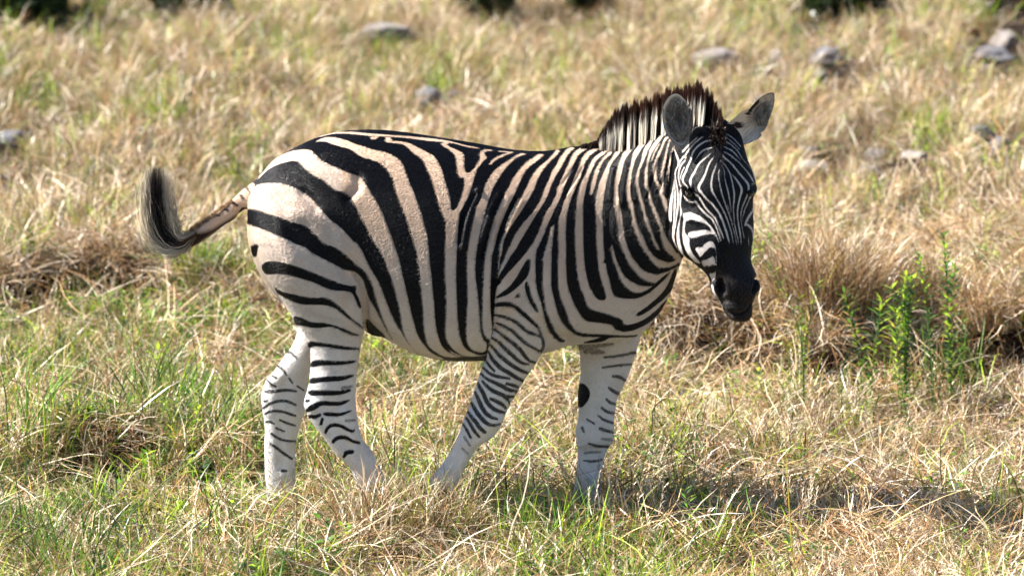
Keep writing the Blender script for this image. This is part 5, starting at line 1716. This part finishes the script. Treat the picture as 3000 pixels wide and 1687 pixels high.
def weed(base, tops, label, leafL=.036, leafW=.0095, mix=('green', 'lime', 'deep'), stemcol=(.10, .17, .05), group='green weeds with narrow leaves', Y=None, dens=.013, start=.12):
    """upright weed: stems with pairs of narrow leaves; base and tops in photo pixels"""
    g0 = on_ground(base[0], base[1] + (105 if base[0] > 2300 and base[1] < 1250 else 0))
    root = bpy.data.objects.new('leafy_weed', None)
    C.objects.link(root)
    root.location = g0
    tag(root, label, 'weed', group)
    for path in tops:
        pts = [g0] + [at(px, py, g0.y + rg.uniform(-.03, .03)) for px, py in path]
        m, P = stalk_mesh('stem', [p - g0 for p in pts], .0055, stemcol, M_GREEN)
        link('stem', m, None, root)
        V_, F_, c_ = [], [], []
        L_ = np.concatenate([[0], np.cumsum(np.linalg.norm(np.diff(P, axis=0), axis=1))])
        tot = L_[-1]
        s = tot * start
        a = rg.uniform(0, 6)
        while s < tot:
            p = np.array([np.interp(s, L_, P[:, k]) for k in range(3)])
            p2 = np.array([np.interp(min(s + .01, tot), L_, P[:, k]) for k in range(3)])
            ax = p2 - p
            ax = ax / (np.linalg.norm(ax) + 1e-9) if np.linalg.norm(ax) > 1e-6 else np.array([0, 0, 1.])
            near_top = s / tot
            for q in range(3):
                aa = a + q * 2.1 + rg.uniform(-.3, .3)
                out_ = np.array([math.cos(aa), math.sin(aa), 0])
                d = ax * (.2 + .45 * near_top) + out_ * 1.0
                sc = rg.uniform(.7, 1.1) * (1.15 - .55 * abs(near_top - .75) * 1.6)
                v = leaf_verts(p, d, np.array([0, 0, 1.]), leafL * 1.75 * sc, leafW * rg.uniform(1.1, 1.6))
                o = len(V_)
                V_ += v
                cl = np.array(PAL[mix[rg.integers(0, len(mix))]]) * rg.uniform(.8, 1.3)
                c_ += [cl] * 5
                F_ += [(o, o + 1, o + 2, o + 4), (o, o + 4, o + 2, o + 3)]
            a += 1.1
            s += dens * 1.25 * rg.uniform(.8, 1.3)
        m = mesh_np('foliage', V_, F_, False, np.array(c_))
        m.materials.append(M_GREEN)
        link('foliage', m, None, root)
    return root


weed((2356, 1150), [[(2352, 1000), (2320, 900), (2285, 830), (2247, 770)], [(2356, 1010), (2375, 930), (2392, 828)], [(2350, 960), (2332, 865)]], 'thin branching green weed nearest to the zebra muzzle', .024, .0045, dens=.014)
weed((2530, 1110), [[(2515, 1000), (2490, 930), (2472, 852)]], 'bushy-topped bright green weed before the tawny tussock, second weed from the muzzle', .036)
weed((2545, 1120), [[(2560, 1020), (2575, 950), (2586, 876)]], 'weed with stiff spread leaves like a fishbone, left of the reddish stem', .040)
weed((2650, 1120), [[(2655, 960), (2648, 880), (2655, 805)], [(2650, 900), (2606, 838)], [(2662, 900), (2676, 812)]], 'weed with three leafy heads in the middle of the clump at the right', .034)
weed((2640, 1100), [[(2628, 1010), (2622, 912)]], 'short lime green weed low in the middle of the clump', .042, .007, ('lime', 'lime', 'yellow', 'green'))
weed((2735, 1130), [[(2722, 960), (2710, 850), (2692, 745)]], 'slim weed leaning left beside the tallest weed', .026)
weed((2790, 1140), [[(2778, 980), (2775, 860), (2765, 690)], [(2785, 960), (2790, 840), (2800, 780)]], 'tallest green weed of the clump at the right', .032)
weed((2740, 1150), [[(2730, 1040), (2712, 900)]], 'low weed with blue-green leaves in front of the tallest weed', .03, .005, ('deep', 'green'))
weed((2815, 1160), [[(2812, 1050), (2822, 920)]], 'sparse dark weed at the right side of the clump', .028, .0045, ('deep', 'green'))
weed((2675, 1350), [[(2668, 1270), (2650, 1190), (2638, 1110)]], 'feathery dark green weed standing alone below the clump', .026, .0045, ('deep', 'green'), dens=.008)
weed((2048, 1700), [[(2042, 1600), (2022, 1510), (2004, 1432)]], 'small green weed in the foreground below the zebra muzzle', .024, .006, dens=.014)
weed((2480, 1520), [[(2490, 1440), (2500, 1370)]], 'pale green feathery weed in the straw at the lower right', .022, .005, ('lime', 'olive', 'green'))
weed((328, 905), [[(332, 870), (322, 800)], [(336, 860), (338, 815)]], 'fresh bright green herb in the blurred grass left of the tail tuft', .05, .014, ('lime', 'green'), dens=.016)
weed((430, 1410), [[(428, 1380), (418, 1340)], [(426, 1380), (432, 1330)]], 'small broad-leaved herb over the dark hollow at the lower left', .034, .012, ('lime', 'green'), dens=.014)
weed((1330, 1520), [[(1332, 1490), (1334, 1440)]], 'single leafy green sprout in front of the near front hoof', .03, .012, ('lime', 'green'), dens=.016)
weed((470, 1190), [[(468, 1130), (462, 1020)], [(475, 1140), (490, 1060)]], 'leafy green herb among the rushes left of the hind legs', .04, .012, ('lime', 'green'), dens=.018)
weed((520, 1480), [[(518, 1450), (505, 1400)], [(522, 1450), (535, 1410)]], 'low clump of round green leaves below the dark hollow', .034, .016, ('green', 'lime'), dens=.014)
weed((1050, 1130), [[(1085, 1060), (1090, 1000)], [(1110, 1070), (1125, 1010)]], 'sunlit green herb under the zebra belly', .036, .010, ('lime', 'green'), dens=.014)

STALKS = [  # path in photo pixels (top first), width, colour, label
    ([(1437, 1068), (1400, 1150), (1352, 1260), (1244, 1452)], .0048, 'pale', 'long pale stalk crossing in front of the near foreleg'),
    ([(1818, 1268), (1768, 1279), (1700, 1322), (1660, 1420)], .005, 'pale', 'pale bent stalk crossing the far foreleg'),
    ([(1276, 1200), (1330, 1179), (1438, 1186), (1378, 1242), (1350, 1275), (1330, 1460)], .0032, 'tawny', 'thin brown stalk folded to a sharp hook on the near foreleg'),
    ([(705, 1030), (738, 1200), (752, 1300), (762, 1450)], .0048, 'brown', 'dark brown upright stem left of the far hind leg'),
    ([(946, 1127), (938, 1250), (934, 1370), (930, 1470)], .0038, 'tawny', 'thin brown upright stalk in front of the near hind leg'),
    ([(943, 1200), (928, 1310), (899, 1480)], .006, 'olive', 'thick green upright blade between the hind legs'),
    ([(882, 1250), (862, 1340), (834, 1480)], .005, 'olive', 'green blade leaning over the far hind pastern'),
    ([(594, 1334), (505, 1386), (388, 1500), (303, 1600)], .006, 'green', 'long grey-green blade slanting across the lower left grass'),
    ([(1575, 1392), (1458, 1384), (1341, 1397), (1213, 1435), (1180, 1500)], .0042, 'pale', 'pale arched stalk lying before the near front hoof'),
    ([(1210, 1338), (1300, 1400), (1380, 1454), (1455, 1525)], .0036, 'brown', 'dark thin stalk slanting down right between the legs'),
    ([(2299, 1265), (2307, 1396), (2316, 1540), (2328, 1700)], .006, 'yellow', 'tall yellow-green stem in the right foreground'),
    ([(2349, 1462), (2408, 1489), (2439, 1522), (2448, 1600)], .006, 'pale', 'arched pale stalk in the right foreground'),
    ([(2369, 1481), (2395, 1520), (2428, 1570)], .0048, 'pale', 'short white straight stalk inside the arched pale one'),
    ([(2058, 1221), (2100, 1300), (2132, 1357), (2217, 1382), (2305, 1398)], .005, 'pale', 'pale stalk bent at an elbow right of the far foreleg'),
    ([(2873, 1256), (2773, 1299), (2660, 1398)], .005, 'straw', 'straw-coloured stalk lying diagonally at the right'),
    ([(124, 1237), (60, 1280), (-10, 1325)], .006, 'grey', 'grey-green reflective blade at the left edge'),
    ([(613, 938), (640, 1030), (664, 1140)], .0042, 'tawny', 'reddish upright stem behind the far hind leg'),
    ([(559, 892), (565, 980), (573, 1080)], .0045, 'deep', 'dark green upright stem left of the tail tuft shadow'),
    ([(796, 845), (765, 930), (722, 1060)], .004, 'green', 'slim green blade leaning right towards the thigh'),
    ([(312, 1272), (360, 1268), (430, 1288), (505, 1310)], .004, 'tawny', 'brown drooping seed stalk above the dark hollow'),
    ([(567, 1470), (584, 1560), (590, 1690)], .0058, 'tawny', 'orange upright blade in the left foreground'),
    ([(1350, 1571), (1366, 1620), (1388, 1710)], .008, 'lime', 'broad yellow-green blade at the bottom edge in the middle'),
    ([(2640, 866), (2642, 950), (2620, 1080), (2590, 1150)], .0065, 'tawny', 'reddish purple stem left of the three-headed weed'),
    ([(2800, 730), (2796, 830), (2770, 960), (2735, 1120)], .0065, 'tawny', 'tall reddish stem behind the tallest weed'),
    ([(2256, 800), (2262, 880), (2263, 960)], .005, 'yellow', 'yellow upright blade just right of the zebra nose'),
    ([(2950, 800), (2900, 900), (2830, 1020)], .0045, 'green', 'thin green blade slanting up to the right edge'),
    ([(390, 1530), (420, 1560), (445, 1582)], .009, 'yellow', 'bright yellow blade tip in the lower left foreground'),
    ([(2060, 950), (2120, 1010), (2190, 1060), (2250, 1120)], .006, 'green', 'green arched blade below the zebra chin'),
]
for i, (pth, wd_, cn, lb) in enumerate(STALKS):
    g0 = on_ground(pth[-1][0], pth[-1][1] + 18)
    pts = [at(px, py, g0.y - .02) - g0 for px, py in pth][::-1]
    m, _ = stalk_mesh('grass_stalk', pts, wd_, PAL[cn], M_GREEN if cn in ('green', 'lime', 'deep', 'olive', 'yellow') else M_STRAW)
    o = link('grass_stalk', m)
    o.location = g0
    tag(o, lb, 'grass stalk', 'single long grass stalks')


# dark shrubs whose feet show along the top edge
def shrub(px, py, wpx, hpx, label, seed):
    r_ = np.random.default_rng(seed)
    g0 = on_ground(px, py)
    s = MM * (g0.y + 14) / 14
    W_, H_ = wpx * s, hpx * s
    root = bpy.data.objects.new('dark_shrub', None)
    C.objects.link(root)
    root.location = g0
    tag(root, label, 'shrub', 'dark shrubs along the top edge')
    n = 2600
    c = r_.normal(0, 1, (n, 3))
    c /= np.linalg.norm(c, axis=1)[:, None]
    rad = r_.uniform(.35, 1, n) ** .5
    lump = 1 + .25 * np.sin(c[:, 0] * 5 + seed) * np.sin(c[:, 2] * 4 + seed * 2)
    P = c * (rad * lump)[:, None] * np.array([W_ / 2, W_ * .35, H_ * .5]) + np.array([0, W_ * .2, H_ * .5])
    P[:, 2] = np.maximum(P[:, 2], .03)
    d = r_.normal(0, 1, (n, 3))
    d /= np.linalg.norm(d, axis=1)[:, None]
    u = np.cross(d, r_.normal(0, 1, (n, 3)))
    u /= np.linalg.norm(u, axis=1)[:, None]
    L_, w_ = r_.uniform(.04, .09, n)[:, None], r_.uniform(.015, .03, n)[:, None]
    Vt = np.stack([P, P + d * L_ * .5 + u * w_, P + d * L_, P + d * L_ * .5 - u * w_], 1).reshape(-1, 3)
    f = np.arange(n * 4).reshape(-1, 4)
    col = np.array([.035, .055, .018])[None] * r_.uniform(.5, 1.6, (n, 1))
    m = mesh_np('foliage', Vt, f, False, np.repeat(col, 4, 0))
    m.materials.append(M_GREEN)
    link('foliage', m, None, root)
    for k in range(5):
        x1 = r_.uniform(-.4, .4) * W_
        m, _ = stalk_mesh('branch', [Vector((x1 * .2, W_ * .2, 0)), Vector((x1 * .6, W_ * .2, H_ * .3)), Vector((x1, W_ * .2, H_ * .8))], .03, (.06, .045, .03), M_STRAW)
        link('branch', m, None, root)


shrub(70, 66, 280, 190, 'dark green shrub in the top left corner', 1)
shrub(560, 62, 230, 140, 'dark shrub at the top edge above the tail', 2)
shrub(1430, 42, 160, 110, 'dark low shrub at the top edge above the zebra back', 3)
shrub(1730, 38, 130, 110, 'small dark shrub at the top edge above the mane', 4)
shrub(2480, 48, 220, 110, 'olive shrub at the top edge above the zebra right ear', 5)
shrub(2960, 40, 120, 100, 'dark shrub in the top right corner', 6)
